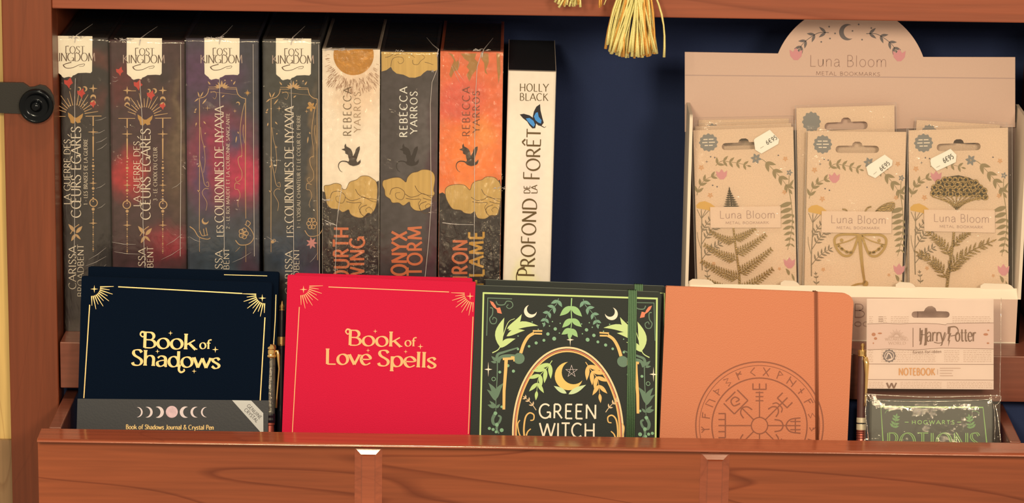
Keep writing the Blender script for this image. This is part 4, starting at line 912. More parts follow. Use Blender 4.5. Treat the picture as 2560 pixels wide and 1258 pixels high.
# --- red journals
T8 = lambda x, y: (x / 2.677 + 640, y / 2.677 + 650)
t, fr, W, H = journal('journal', 'red velvet journal hidden behind the front red one, a sliver of its top edge showing', None, (737, 684), (1181, 697), -47.5, VELR, GILT, thick=12.5, rr=1.5)
t, fr, W, H = journal('journal', 'front red velvet journal with gold lettering, sunburst corners and thin border', None, (719, 688), (1189, 706), -62.0, VELR, GILT, thick=12.5, rr=.8)
corners_and_frame(t, fr, FOILP, T8, (298, 178), (1455, 225), [(485, 181), (1292, 215)], [(290, 315), (243, 1160)], [(1452, 380), (1421, 1165)], (318, 198), (1433, 243), 5.5)
words(t, fr, T8, FOILP, ('Book', 614, 570, 970, 582, 100, BOLD, .0), ('of', 994, 577, 1070, 579, 60, BOLD, .0), ('Love', 464, 697, 770, 702, 104, BOLD, .0), ('Spells', 812, 708, 1210, 724, 104, BOLD, .0), layer=2)
q = Ink(T8); q.spl([(632, 470), (612, 464), (601, 480), (614, 497), (626, 488)], 13, 6); q.build(fr, 'title_flourish', FOILP, t, 3)
for x, y, r in ((798, 478, 15), (1100, 580, 20), (750, 606, 14), (1002, 614, 14)): q = Ink(T8); q.star(x, y, r, 4, .25); q.build(fr, 'star', FOILP, t, 2)
# --- green journals
T9 = lambda x, y: (x / 2.994 + 1160, y / 2.994 + 690)
GRN = mat('dark_green_board', pc(40, 43, 36), .55, bump=.12, bscale=900, spec=.2)
EDG = mat('teal_grey_board', pc(84, 88, 70), .5)
LIME = mat('lime_ink', pc(196, 206, 110), .45); LEAFG = mat('leaf_green_ink', pc(150, 184, 104), .45); TEAL = mat('teal_ink', pc(104, 142, 104), .45); TEALD = mat('deep_teal_ink', pc(84, 112, 80), .45)
CREAM = mat('cream_print', pc(250, 218, 172), .45); AMB = mat('amber_ink', pc(238, 176, 88), .45); RUST = mat('rust_ink', pc(224, 112, 70), .45)
ELAS = mat('green_elastic', pc(92, 116, 72), .75, bump=.5, bscale=900)
MINT = mat('mint_ink', pc(126, 164, 112), .45)
def elastic(t, fr, H, pts_px, wpx, m=None, ridges=5, yo=-.35, thick=13):
    a = fr.L(*pts_px[0]); b = fr.L(*pts_px[1]); hw = wpx / 2 / 3.2
    for k in range(ridges):
        c = -hw + (k + .5) * 2 * hw / ridges; rr = hw / ridges * 1.02
        P = [(b[0] + c, yo - .2, b[1]), ((a[0] + b[0]) / 2 + c, yo - .2, (a[1] + b[1]) / 2), (a[0] + c, yo - .2, H - .4), (a[0] + c, yo + .3, H + .35), (a[0] + c, thick, H + .35), (a[0] + c, thick + .4, H - 12)]
        v, f = tube(P, rr, 6); obj('elastic_strand' if ridges > 1 else 'elastic_cord', v, f, m or ELAS, t, smooth=True)
t, fr, W, H = journal('journal', 'green journal behind the front green one, with its own elastic band top', None, (1214, 700), (1664, 716), -45.8, GRN, PAGES, thick=12.5, rr=1.5, back=EDG)
q = Ink(); q.line([(1650, 733), (1661, 733), (1661, 1100)], 2.4); q.build(fr, 'border_line', LIME, t, 1)
elastic(t, fr, H, ((1597, 712), (1594, 1100)), 22, thick=12.6)
t, fr, W, H = journal('journal', 'front dark green journal with moon, botanical print, oval arch and elastic band', None, (1189, 714), (1654, 731), -62.0, GRN, PAGES, thick=12.5, rr=3.2, back=EDG)
q = Ink(T9); q.line([(145, 128), (1450, 170)], 13); q.line([(146, 122), (120, 1230)], 12); q.line([(1444, 166), (1434, 1230)], 13); q.build(fr, 'border_line', LIME, t, 1)
Mx = lambda f_: (lambda x, y: T9(1600 - x, y + (1600 - 2 * x) * .03)) if f_ else T9
for side in (0, 1):
    T = Mx(side)
    q = Ink(T); q.line([(176, 165), (360, 172)], 6); q.line([(178, 163), (170, 448)], 6); q.build(fr, 'corner_line', TEALD, t, 1)
    q = Ink(T); q.spl([(240, 190), (255, 215), (300, 215), (320, 190), (355, 195), (365, 225), (340, 245), (318, 230), (332, 214)], 8, 6); q.build(fr, 'corner_scroll', TEALD, t, 1)
    q = Ink(T); q.spl([(195, 238), (214, 245), (212, 290), (192, 320), (205, 355), (235, 355), (244, 325), (222, 310), (214, 328)], 8, 6); q.build(fr, 'corner_scroll', TEALD, t, 1)
    q = Ink(T); q.poly([(193, 186), (218, 196), (236, 222), (244, 240), (270, 236), (284, 284), (250, 276), (244, 252), (222, 236), (204, 214)]); q.build(fr, 'corner_arrow', RUST, t, 2)
    q = Ink(T); q.crescent(497, 265, 48, 50, .82, .42); q.build(fr, 'moon_print', CREAM, t, 1)
    q = Ink(T); q.sprig([(708, 168), (690, 215), (650, 255), (618, 300), (604, 348)], 4, 62, 26, 5, 48, True, .35, .12, .85); q.build(fr, 'branch_print', TEAL, t, 1)
    q = Ink(T)
    q.spl([(212, 576), (262, 545), (285, 470), (330, 350), (380, 320)], 8, 4); q.leaf(272, 535, 302, 312, 62, -.1); q.leaf(322, 396, 432, 286, 44, .12); q.leaf(330, 408, 556, 374, 50, -.12); q.leaf(318, 452, 456, 408, 38, -.1); q.leaf(268, 538, 386, 470, 44, -.1)
    q.build(fr, 'corner_leaves', mat('yellow_green_ink', pc(200, 208, 120), .45), t, 2)
    q = Ink(T); q.spl([(425, 578), (448, 510), (482, 455), (525, 428)], 24, 22); q.line([(515, 412), (586, 412)], 12); q.line([(528, 432), (584, 434)], 12); q.build(fr, 'gold_branch', AMB, t, 3)
    q = Ink(T); q.line([(316, 615), (312, 700), (300, 860), (298, 1000)], 26, 20); q.line([(290, 622), (372, 618)], 18); q.line([(352, 606), (374, 606), (374, 640)], 10); q.build(fr, 'gold_branch', AMB, t, 3)
    q = Ink(T); q.dot(412, 618, 42, 18); q.spl([(246, 640), (252, 590), (300, 570), (380, 545), (405, 535)], 26, 6); q.spl([(256, 650), (275, 610), (330, 600), (390, 605)], 22, 30); q.build(fr, 'vine_print', TEALD, t, 2)
    q = Ink(T)
    q.spl([(250, 640), (248, 760), (240, 900), (238, 1010)], 8, 5); q.leaf(240, 930, 182, 800, 40, .1); q.leaf(244, 920, 298, 800, 38, -.12); q.leaf(235, 935, 170, 850, 30, .1)
    q.leaf(246, 640, 204, 600, 22); q.leaf(244, 650, 200, 640, 18); q.leaf(238, 985, 176, 965, 28); q.leaf(240, 980, 190, 935, 20); q.leaf(240, 990, 270, 960, 20)
    q.spl([(240, 1020), (215, 1070), (225, 1110), (260, 1100), (275, 1060), (255, 1045)], 26, 14); q.spl([(250, 1110), (245, 1150), (262, 1180)], 22, 12)
    q.build(fr, 'plant_print', TEALD, t, 1)
    q = Ink(T)
    for x, y, r_ in ((683, 397, 13), (628, 435, 13), (675, 470, 15), (598, 482, 11), (540, 502, 12), (487, 527, 10), (328, 672, 12), (370, 713, 12), (404, 548, 9), (235, 1028, 14), (246, 1115, 14), (282, 1155, 15), (190, 1142, 12), (218, 1150, 12), (268, 720, 11), (240, 1168, 11), (282, 980, 10)): q.dot(x, y, r_)
    for x, y in ((590, 356), (640, 375), (662, 342), (510, 345), (556, 400), (714, 428), (405, 450), (720, 355)): q.dot(x, y, 5)
    q.ring(222, 772, 14, 4)
    q.build(fr, 'berry_print', MINT, t, 2)
    q = Ink(T); q.star(182, 700, 56, 4, .16, rx=30); q.build(fr, 'star', CREAM, t, 2)
    q = Ink(T); q.sprig([(540, 1005), (512, 965), (480, 930), (458, 912)], 3, 34, 12, 6, 45, True, .2, .3, .9); q.build(fr, 'sprig_print', mat('sand_ink', pc(226, 180, 124), .45), t, 2)
    q = Ink(T); q.spl([(455, 1230), (448, 1150), (460, 1060), (490, 1026), (522, 1040), (520, 1076), (496, 1082)], 14, 8); q.spl([(418, 1080), (402, 1110), (410, 1170), (422, 1200)], 8, 10); q.spl([(500, 1145), (478, 1165), (466, 1195)], 8, 12); q.build(fr, 'scroll_print', AMB, t, 2)
q = Ink(T9); q.sprig([(660, 634), (620, 690), (560, 760), (545, 860)], 4, 120, 34, 6, 38, True, .3, .2, .8); q.build(fr, 'branch_print', mat('spring_green_ink', pc(190, 205, 110), .45), t, 2)
q = Ink(T9); q.sprig([(910, 645), (950, 705), (1000, 775), (1015, 880)], 4, 120, 34, 6, 38, True, .3, .2, .8); q.build(fr, 'branch_print', AMB, t, 2)
q = Ink(T9); q.sprig([(806, 166), (802, 250), (806, 340), (798, 405)], 3, 125, 50, 9, 48, True, .35, .28, .95); q.build(fr, 'branch_print', LEAFG, t, 2)
q = Ink(T9); q.star(795, 478, 50, 4, .18, rx=27); q.build(fr, 'star', CREAM, t, 2)
for rx, ry, w_, m_ in ((412, 645, 14, mat('pale_gold_ink', pc(246, 200, 132), .45)), (398, 629, 7, RUST), (388, 617, 11, AMB)):
    q = Ink(T9)
    q.line([(778 + rx * cos(rad(a)), 1182 - ry * sin(rad(a)) + 8 * cos(rad(a))) for a in range(-20, 201, 4)], w_); q.build(fr, 'arch_line', m_, t, 1 if m_ is not RUST else 1)
q = Ink(T9); q.crescent(785, 750, 106, 38, .84, .42); q.build(fr, 'gold_moon', mat('moon_yellow_ink', pc(238, 184, 84), .45), t, 2)
q = Ink(T9); q.line([(805 + 45 * cos(rad(90 + 144 * k)), 715 - 46 * sin(rad(90 + 144 * k))) for k in range(5)], 7, closed=True); q.build(fr, 'pentagram', mat('blush_ink', pc(240, 205, 180), .45), t, 2)
q = Ink(T9); q.leaf(768, 880, 672, 824, 34); q.leaf(782, 886, 914, 815, 38); q.build(fr, 'branch_print', mat('pale_green_ink', pc(205, 210, 140), .45), t, 3)
words(t, fr, T9, CREAM, ('GREEN', 560, 1064, 994, 1070, 105, SANS, .12), ('WITCH', 566, 1206, 982, 1210, 105, SANS, .1), layer=3)
elastic(t, fr, H, ((1582, 722), (1576, 1100)), 22, thick=12.6)
# --- tan leather journal with pen
T10 = lambda x, y: (x / 2.926 + 1640, y / 2.926 + 690)
TAN = mat('tan_leather', pc(208, 112, 66), .5, bump=.35, bscale=1100, vary=.05)
TAND = mat('debossed_leather', pc(142, 66, 36), .5)
t, fr, W, H = journal('journal', 'tan leather journal with debossed rune compass and a thin elastic cord', None, (1665, 716), (2135, 735), -58.5, TAN, PAGES, thick=15, rl=1.5, rr=8.2)
q = Ink(T10); cx, cy = 757, 1095
q.ring(cx, cy, 466, 9, 90); q.build(fr, 'debossed_ring', TAND, t, 1)
q = Ink(T10); q.ring(cx, cy, 440, 4, 90); q.build(fr, 'debossed_ring', TAND, t, 1)
q = Ink(T10); q.ring(cx, cy, 348, 9, 80); q.build(fr, 'debossed_ring', TAND, t, 1)
q = Ink(T10); q.ring(cx, cy, 60, 8, 40); q.build(fr, 'debossed_ring', TAND, t, 1)
q = Ink(T10)
def polar(a, r_): return (cx + r_ * cos(rad(a)), cy - r_ * sin(rad(a)))
RUN = [['|', '/'], ['|', '<'], ['f'], ['n'], ['p'], ['f'], ['|', '<'], ['k'], ['x'], ['w'], ['h'], ['i'], ['|'], ['s'], ['j'], ['y']]
RS = {'<': [[(.6, 1), (.1, .5), (.6, 0)]], 'x': [[(0, 1), (.7, 0)], [(.7, 1), (0, 0)]], 'w': [[(.2, 0), (.2, 1)], [(.2, 1), (.7, .7), (.2, .45)]], 'h': [[(0, 0), (0, 1)], [(.7, 0), (.7, 1)], [(0, .7), (.7, .35)]],
      'n': [[(0, 0), (0, 1), (.6, .8), (.7, 0)]], 'f': [[(.1, 0), (.1, 1)], [(.1, .95), (.6, 1.0)], [(.1, .6), (.5, .7)]], 'p': [[(.1, 0), (.1, 1)], [(.1, .8), (.6, .55), (.1, .3)]], 'i': [[(.35, 0), (.35, 1)], [(.1, .6), (.6, .4)]],
      's': [[(.1, 1), (.6, .8), (.1, .5), (.6, .2), (.1, 0)]], 'k': [[(.1, 0), (.1, 1)], [(.6, .9), (.1, .5)], [(.6, .55), (.1, .8)]], 'y': [[(.3, 0), (.3, 1)], [(0, 1), (.3, .6), (.6, 1)]], 'j': [[(.5, 1), (.1, .75), (.4, .5)], [(.2, .5), (.6, .3), (.2, 0)]], 'a': [[(.1, 0), (.1, 1)], [(.1, 1), (.6, .7)], [(.1, .7), (.6, .4)]]}
seq = 'afaenpsak<xwhiysjnafk'
for k, c in enumerate(['a', 'y', 'f', 'n', 'p', 's', 'k', '<', 'x', 'w', 'h', 'i', 'f', 's', 'j', 'a']):
    a0 = 198 - k * 14.4
    for sgm in RS[c]:
        q.line([polar(a0 - (x - .35) * 9.5, 366 + y * 60) for x, y in sgm], 7)
q.build(fr, 'debossed_runes', TAND, t, 1)
q = Ink(T10)
for a, kind in ((90, 'E'), (45, 'Y'), (0, 'O'), (135, 'Q'), (180, 'T'), (225, 'Y'), (270, 'E'), (315, 'Y')):
    def Q(r_, s_): return (cx + r_ * cos(rad(a)) - s_ * sin(rad(a)), cy - r_ * sin(rad(a)) - s_ * cos(rad(a)))
    q.line([Q(62, 0), Q(250 if kind in 'ETO' else 180, 0)], 8)
    if kind == 'E':
        for r_ in (182, 212, 242): q.line([Q(r_, -28), Q(r_, 28)], 8)
        q.line([Q(265, -50), Q(265, 50)], 9)
        for s_ in (-48, 0, 48): q.line([Q(265, s_), Q(308, s_)], 9)
    elif kind == 'Y':
        q.spl([Q(130, -40), Q(165, -30), Q(185, 0), Q(165, 30), Q(130, 40)], 9); q.spl([Q(180, -45), Q(205, -30), Q(210, 0), Q(205, 30), Q(180, 45)], 8)
        q.line([Q(180, 0), Q(255, 0)], 9); q.line([Q(235, -52), Q(235, 52)], 9)
        for s_ in (-50, 0, 50): q.line([Q(235, s_), Q(290, s_)], 9)
    elif kind == 'O':
        q.spl([Q(110, -44), Q(155, -34), Q(172, 0), Q(155, 34), Q(110, 44)], 9); q.spl([Q(300, -56), Q(225, -44), Q(195, 0), Q(225, 44), Q(300, 56)], 9)
        for s_ in (-30, 0, 30): q.line([Q(225, s_), Q(300, s_)], 8)
        q.line([Q(262, -50), Q(262, 50)], 8)
    elif kind == 'Q':
        q.spl([Q(120, -44), Q(160, -34), Q(180, 0), Q(160, 34), Q(120, 44)], 9)
        q.line([Q(190, -70), Q(190, 70)], 9); q.line([Q(190, 70), Q(300, 70)], 9); q.line([Q(190, -70), Q(300, -70)], 9); q.spl([Q(215, -15), Q(235, 30), Q(275, 20), Q(275, -20), Q(240, -30), Q(245, 0)], 9); q.line([Q(300, -50), Q(300, 50)], 9)
    else:
        q.line([Q(250, -90), Q(250, 90)], 9)
        for s_ in (-88, -44, 0, 44, 88): q.line([Q(250, s_), Q(300, s_)], 9)
q.build(fr, 'debossed_compass', TAND, t, 1)
CORD = mat('brown_cord', pc(150, 78, 46), .6)
elastic(t, fr, H, ((2040, 728), (2043, 1100)), 9, CORD, 2, yo=-.3, thick=15.2)
BRN = mat('dark_walnut_barrel', pc(86, 46, 38), .3, coat=.4)
t, ft = pen('dark wooden pen with gold clip and ringed foot, right of the tan journal', 2146, 858, 2147, 1100, -54, 3.9, [
    ('finial', GOLDM, [(0, 858), (1.3, 859), (1.9, 864), (1.4, 869), (1.2, 874)]),
    ('cap_ring', GOLDM, [(1.2, 874), (3.7, 875), (3.9, 878), (3.5, 886), (3.8, 890), (3.2, 891)]),
    ('barrel', BRN, [(3.2, 891), (3.5, 900), (3.8, 960), (3.7, 1044)]),
    ('band', mat('cream_gold_band', pc(222, 190, 140), .3, .3), [(3.7, 1044), (3.9, 1046), (3.9, 1056), (3.7, 1057)]), ('band', PBLK, [(3.7, 1057), (3.7, 1060)]),
    ('band', mat('cream_gold_band', pc(222, 190, 140), .3, .3), [(3.7, 1060), (3.9, 1061), (3.9, 1074), (3.7, 1075)]),
    ('foot', COPP, [(3.7, 1075), (3.9, 1077), (3.6, 1079), (3.9, 1082), (3.6, 1084), (3.9, 1088), (3.6, 1090), (3.9, 1094), (3.6, 1096), (3.9, 1101), (3.6, 1103), (3.0, 1140), (.6, None)])])
za, zb_ = ft.L(2147, 892)[1], ft.L(2149, 1014)[1]
v, f = tube([(1.0, -3.5, za), (2.0, -4.6, za - 1), (2.8, -5.2, za - 5), (3.0, -5.2, za - 14), (2.8, -5.2, za - 26), (2.6, -5, zb_ + 4), (2.4, -4.8, zb_)], [1.4, 2.4, 2.3, 1.6, 1.2, 1.0, 1.5], 8); obj('clip', v, f, GOLDM, t, smooth=True)
# ---------------------------------------------------------------- cardboard display of metal bookmarks
CARDW = mat('ivory_board', pc(246, 212, 166), .6, bump=.06, bscale=600)
CARDF = mat('linen_printed_board', pc(224, 176, 138), .6, bump=.2, bscale=1600, vary=.04)
GRIS = mat('taupe_ink', pc(168, 124, 98), .5); SLATE = mat('slate_ink', pc(112, 96, 84), .5)
ROSE = mat('rose_pink_ink', pc(222, 140, 126), .5); OLIVE = mat('olive_ink', pc(152, 124, 76), .5); OCHRE = mat('ochre_ink', pc(226, 164, 70), .5)
BLUEG = mat('blue_grey_ink', pc(136, 125, 106), .5); PEACH = mat('peach_ink', pc(224, 156, 96), .5)
YD, YH = 5.0, 60.0
xl = hY(1716, 600, YD).x; xr = hY(2560, 600, YD).x
DISP = thing('display_box', 'ivory cardboard counter display with arched header, full of carded metal bookmarks', 'display', Matrix.Translation(Vector((xl, YD, ZR)) * .001))
def dbox(name, b, m, **k):
    b = [b[0] - xl, b[1] - xl, b[2] - YD, b[3] - YD, b[4] - ZR, b[5] - ZR]; return box(name, b, m, DISP, **k)
zf = hY(2200, 744, YD).z
dbox('floor_panel', (xl, xr, YD, YH + 14, ZR + .05, ZR + 1.2), CARDW)
dbox('front_panel', (xl, xr, YD, YD + 1.2, ZR + 1.2, zf), CARDF, label='front wall with printed lettering')
# rolled rim of the front wall
zr2 = hY(2200, 716, YD + 8).z
v, f = extrude([(0, zf - ZR), (8, zr2 - ZR), (8, zr2 - ZR - 14), (6.6, zr2 - ZR - 14), (6.6, zr2 - ZR - 1.6), (1.2, zf - ZR - 1.6)], 0, xr - xl)
fixn(obj('rim', v, f, CARDW, DISP, bevel=.3))
for a, b in ((1722, 1786), (1952, 2000), (2240, 2290), (2452, 2536)):   # folded corner tabs above the rim
    x0, x1 = hY(a, 700, YD + 7).x - xl, hY(b, 700, YD + 7).x - xl
    z0 = zr2 - ZR; pts = [(x0, z0 - 3), (x1, z0 - 3), (x1, z0), (x1 - 2, z0 + 2.2), (x1 - 5, z0 + 3.6), (x0 + 3, z0 + 4), (x0, z0 + 2)]
    v, f = extrude(pts, 7.0, 7.8, 'XZ'); fixn(obj('corner_tab', v, f, CARDW, DISP))
zs = hY(1702, 276, YD + 20).z
for x0 in (xl, xr - 2.5):
    pts = [(0, 0), (YH + 10 - YD, 0), (YH + 10 - YD, zs - ZR)] + [(10 + 5 * cos(rad(a)) - 4, zs - ZR - 5 + 5 * sin(rad(a))) for a in range(90, 181, 15)] + [(1, zs - ZR - 12), (0, 40)]
    v, f = extrude(pts, x0 - xl, x0 - xl + 2.5); fixn(obj('side_wall', v, f, CARDW, DISP))
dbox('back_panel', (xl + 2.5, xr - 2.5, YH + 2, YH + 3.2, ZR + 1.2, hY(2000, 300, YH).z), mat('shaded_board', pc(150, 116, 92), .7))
# header
fh, _, _ = upright(1712, 130, 2538, YH - 2, ZR)
hp = [(1712, 330), (1712, 130)]
a0, a1 = atan2(206.5 - 133, -(2125 - 1943)), atan2(206.5 - 143, 2307 - 2125)
for k in range(41): a = a0 + (a1 - a0) * k / 40; hp.append((2125 + 194 * cos(a), 206.5 - 194 * sin(a)))
hp += [(2538, 143), (2538, 318)]
ff = Frame((xl, YH - 2, ZR), (1, 0, 0), (0, 0, 1))
v, f = extrude([ff.L(*p) for p in hp], YH - 2 - YD - 0, YH - 2 - YD + 1.2, 'XZ')
hd = fixn(obj('header', v, f, CARDF, DISP, label='tall arched header card'))
ff = Frame((xl, YD, ZR), (1, 0, 0), (0, 0, 1)); 
class OffInk(Ink):
    """drawing on a face set back inside the same thing"""
    def lay(s, fr, name, m, parent, back, layer=1, **k):
        V = []
        for p in s.v: u, v_ = fr.L(p[0], p[1], back); V.append((u, back - .1 - .09 * layer, v_))
        return obj(name, V, s.f, m, parent, **k)
HB = YH - 2 - YD
q = OffInk(); q.line([(1713, 188), (2537, 196)], 2); q.lay(ff, 'fold_line', mat('fold_ink', pc(190, 150, 124), .6), hd, HB)
T4 = lambda x, y: (x / 2.844 + 1660, y / 2.844 + 40)
q = OffInk(T4); q.text('Luna Bloom', 1034, 358, 1586, 362, 80, THIN, .08); q.lay(ff, 'header_lettering', GRIS, hd, HB)
q = OffInk(T4); q.text('METAL BOOKMARKS', 1080, 420, 1536, 428, 26, (.06, .06, 0, 0), .12); q.lay(ff, 'header_lettering', GRIS, hd, HB)
q = OffInk(T4); q.crescent(1303, 115, 58, 5, .84, .4); q.lay(ff, 'moon_print', SLATE, hd, HB)
q = OffInk(T4)
for x, y in ((1174, 76), (1216, 124), (1180, 160), (1118, 184), (1340, 106), (1384, 60), (1474, 86), (1408, 168)): q.dot(x, y, 6)
q.lay(ff, 'dot_print', SLATE, hd, HB)
for sg in (0, 1):
    T = (lambda x, y: T4(2610 - x, y + 8)) if sg else T4
    q = OffInk(T); q.sprig([(1172, 118), (1100, 120), (1030, 160), (985, 200), (965, 232)], 4, 62, 20, 5, 38, True, .15, .1, .85); q.lay(ff, 'sprig_print', SLATE, hd, HB)
    q = OffInk(T); q.tulip(938, 272, 46); q.lay(ff, 'tulip_print', ROSE, hd, HB, 2)
q = OffInk(); q.text('Luna Bloom', 1980, 791, 2300, 795, 33, THIN, .08); q.lay(ff, 'front_lettering', GRIS, DISP, 0)
q = OffInk(); q.text('METAL BOOKMARKS', 2024, 814, 2280, 817, 11, (.06, .06, 0, 0), .12); q.lay(ff, 'front_lettering', GRIS, DISP, 0)

# ---- carded bookmarks
KRAFT = mat('speckled_cream_card', pc(240, 192, 142), .65, bump=.5, bscale=1100, vary=.22)
KRAFT2 = mat('speckled_card_band', pc(238, 192, 146), .6, bump=.2, bscale=1500, vary=.05)
BRASS = mat('antique_brass', pc(158, 120, 66), .36, .75, bump=.5, bscale=900, vary=.25)
BRASSD = mat('dark_brass', pc(70, 56, 34), .5, .4)
BRIGHT = mat('bright_brass', pc(226, 172, 92), .25, .75)
TAGW = mat('price_tag_white', pc(252, 228, 190), .5); TAGI = mat('price_ink', pc(66, 50, 38), .5)
SLEEVE = film('card_sleeve', .04, .5, (60, 60, 30), .08, haze=.03)
LEANC = rad(4)
def tmpl(tl, tr, bl, br):
    def T(tx, ty):
        v = (ty - 200 - (tx - 128) * .008) / 997; u = (tx - 128 + .013 * (ty - 200)) / 633
        return tuple((1 - u) * (1 - v) * a + u * (1 - v) * b + (1 - u) * v * c + u * v * d for a, b, c, d in zip(tl, tr, bl, br))
    return T
def scallop(q, x, y, r, ry=None):
    q.poly([(x + (r * (1 + .07 * cos(12 * a))) * cos(a), y + (ry or r) * (1 + .07 * cos(12 * a)) * sin(a)) for a in [2 * pi * k / 72 for k in range(72)]])
def slot(T, cx=445, y=317):
    P = [(305 + 23 + 23 * cos(rad(a)), y - 23 * sin(rad(a))) for a in range(270, 89, -30)]
    P += [(cx - 34, y - 24), (cx - 28, y - 40), (cx - 14, y - 49), (cx + 14, y - 49), (cx + 28, y - 40), (cx + 34, y - 24)]
    P += [(562 + 23 * cos(rad(a)), y - 23 * sin(rad(a))) for a in range(90, -91, -30)]
    return [T(*p) for p in P]
def card(label, group, tl, tr, bl, br, yref, art=True, tag=None, metal=None, sleeve=(3.2, 3.2)):
    n = Vector((0, -cos(LEANC), sin(LEANC))); floor = ZR + 1.3
    fr, W, H = leaning(tl, tr, (yref, ZR), LEANC, floor)
    T = tmpl(tl, tr, bl, br)
    t = thing('bookmark_card', label, 'bookmark', fr.mw(), group)
    rings = [[Vector((*p, 0)) for p in ((0, 0), (W, 0), (W, H), (0, H))], [Vector((*fr.L(*p), 0)) for p in slot(T)]]
    tess = tessellate_polygon(rings); pts = [p for r_ in rings for p in r_]; m_ = len(pts)
    V = [(p.x, 0, p.y) for p in pts] + [(p.x, .5, p.y) for p in pts]
    F = [tuple(q) for q in tess] + [tuple(i + m_ for i in q[::-1]) for q in tess]
    o_ = 0
    for r_ in rings:
        k = len(r_); F += [(o_ + i, o_ + (i + 1) % k, o_ + (i + 1) % k + m_, o_ + i + m_) for i in range(k)]; o_ += k
    fixn(obj('backing_card', V, F, KRAFT, t, label='speckled cream card with hanging slot'))
    q = Ink(T); scallop(q, 222, 285, 57); q.build(fr, 'badge_print', BLUEG, t, 1)
    if art:
        q = Ink(T)
        for y, a, b in ((264, 190, 254), (284, 182, 262), (304, 196, 248)): q.line([(a, y), (a + (b - a) * .42, y)], 7); q.line([(a + (b - a) * .52, y), (b, y)], 7)
        q.build(fr, 'badge_lines', CARDW, t, 2)
        q = Ink(T); q.sprig([(262, 440), (300, 412), (350, 418), (410, 430), (462, 446)], 5, 48, 17, 4, 52, True, .2, .12, .9)
        q.sprig([(135, 634), (155, 575), (195, 530), (262, 502)], 4, 52, 18, 4, 36, True, .2, .15, .85)
        q.sprig([(500, 402), (560, 410), (620, 470), (680, 540), (722, 605)], 4, 72, 24, 4, 30, True, .2, .35, .9); q.line([(722, 605), (728, 520)], 4); q.leaf(722, 600, 756, 545, 16)
        q.spl([(722, 605), (735, 680), (742, 800), (730, 900), (706, 1000)], 5, 3)
        for k in range(8):
            y = 690 + k * 38; L_ = 92 - 8 * k; x = 742 - (k * .6) ** 2 * .8
            q.leaf(x, y + 4, x - L_, y + 34 - k * 2, 30 - 2 * k)
            if k > 1: q.leaf(x, y + 4, min(x + 26, 752), y + 26, 18 - k)
        q.leaf(712, 1165, 690, 1120, 20, .1); q.leaf(745, 1200, 728, 1150, 14)
        q.build(fr, 'leaf_print', OLIVE, t, 1)
        q = Ink(T)
        q.spl([(150, 1135), (150, 1000), (156, 880), (160, 790), (158, 740)], 7, 5)
        for x in (132, 160, 190, 216): q.line([(158, 790), (x, 728)], 4)
        q.sprig([(158, 880), (180, 840), (215, 795)], 4, 34, 10, 5, 50, True, .1, .2, .9)
        q.sprig([(154, 960), (190, 905), (228, 860), (262, 838)], 6, 42, 11, 5, 50, True, .1, .25, .95)
        q.sprig([(152, 1060), (185, 1020), (225, 985), (266, 960)], 5, 42, 11, 5, 50, True, .1, .25, .95)
        q.spl([(150, 1000), (132, 930), (128, 880)], 4, 3); q.sprig([(182, 1190), (182, 1150), (178, 1120)], 3, 30, 10, 4, 50)
        q.build(fr, 'stem_print', mat('umber_stem_ink', pc(140, 112, 76), .5), t, 1)
        q = Ink(T); q.poly([(128, 700), (150, 680), (185, 674), (220, 690), (252, 716), (255, 745), (232, 752), (205, 735), (170, 728), (130, 720)]); q.build(fr, 'yarrow_print', OCHRE, t, 2)
        for x, y, r_ in ((298, 500, 36), (716, 1085, 38)): q = Ink(T); q.tulip(x, y, r_); q.build(fr, 'tulip_print', ROSE, t, 2)
        q = Ink(T); q.flower(520, 402, 36, 6, 10); q.flower(730, 500, 22, 5); q.build(fr, 'blue_flower_print', BLUEG, t, 2)
        q = Ink(T)
        for x, y, r_ in ((170, 450, 20), (220, 636, 20), (706, 410, 18), (695, 626, 17), (226, 1090, 15), (650, 1122, 12)): q.flower(x, y, r_, 5, 20)
        q.build(fr, 'orange_flower_print', PEACH, t, 2)
        q = Ink(T); q.star(206, 412, 11)
        for x, y in ((258, 386), (238, 570), (266, 580), (662, 386), (232, 380)): q.dot(x, y, 5)
        q.build(fr, 'dot_print', SLATE, t, 2)
        if metal: metal(t, fr, W, H)
        q = Ink(T); q.poly([(216, 714), (668, 716), (666, 856), (214, 853)]); b_ = q.build(fr, 'paper_band', KRAFT2, t, 1, base=-2.0, thick=.15)
        q = Ink(T); q.text('Luna Bloom', 275, 790, 632, 794, 50, (.034, .03, 0, 0), .08); q.build(fr, 'band_lettering', GRIS, b_, 3, base=-2.1)
        q = Ink(T); q.text('METAL BOOKMARK', 312, 828, 590, 830, 16, (.06, .06, 0, 0), .12); q.build(fr, 'band_lettering', GRIS, b_, 3, base=-2.1)
    if tag:
        Tt, pts_, tx = tag
        q = Ink(Tt); q.poly(pts_); g_ = q.build(fr, 'price_tag', TAGW, t, 3, base=-2.2, thick=.2)
        q = Ink(Tt); q.text('6€95', *tx, (.07, .06, 0, 0), .12); q.build(fr, 'price_lettering', TAGI, g_, 6, base=-2.2)
        q = Ink(Tt); cxm = (pts_[0][0] + pts_[5][0]) / 2; cym = (pts_[0][1] + pts_[5][1]) / 2; a_ = atan2(tx[3] - tx[1], tx[2] - tx[0])
        q.line([(cxm + 18, cym + 10), (cxm + 18 + 26 * cos(a_), cym + 10 + 26 * sin(a_))], 3); q.build(fr, 'price_lettering', mat('faint_ink', pc(180, 150, 120), .5), g_, 6, base=-2.2)
    sl, sr = sleeve; V = []; Fc = []; nx, nz_ = 12, 24
    for j in range(nz_ + 1):
        for i in range(nx + 1):
            u = -sl + (W + sl + sr) * i / nx; vv = .2 + (H + 2.4) * j / nz_
            k = noise.noise(Vector((u * .09, vv * .07, yref + tl[0]))); V.append((u, -3.0 - .35 * k, vv))
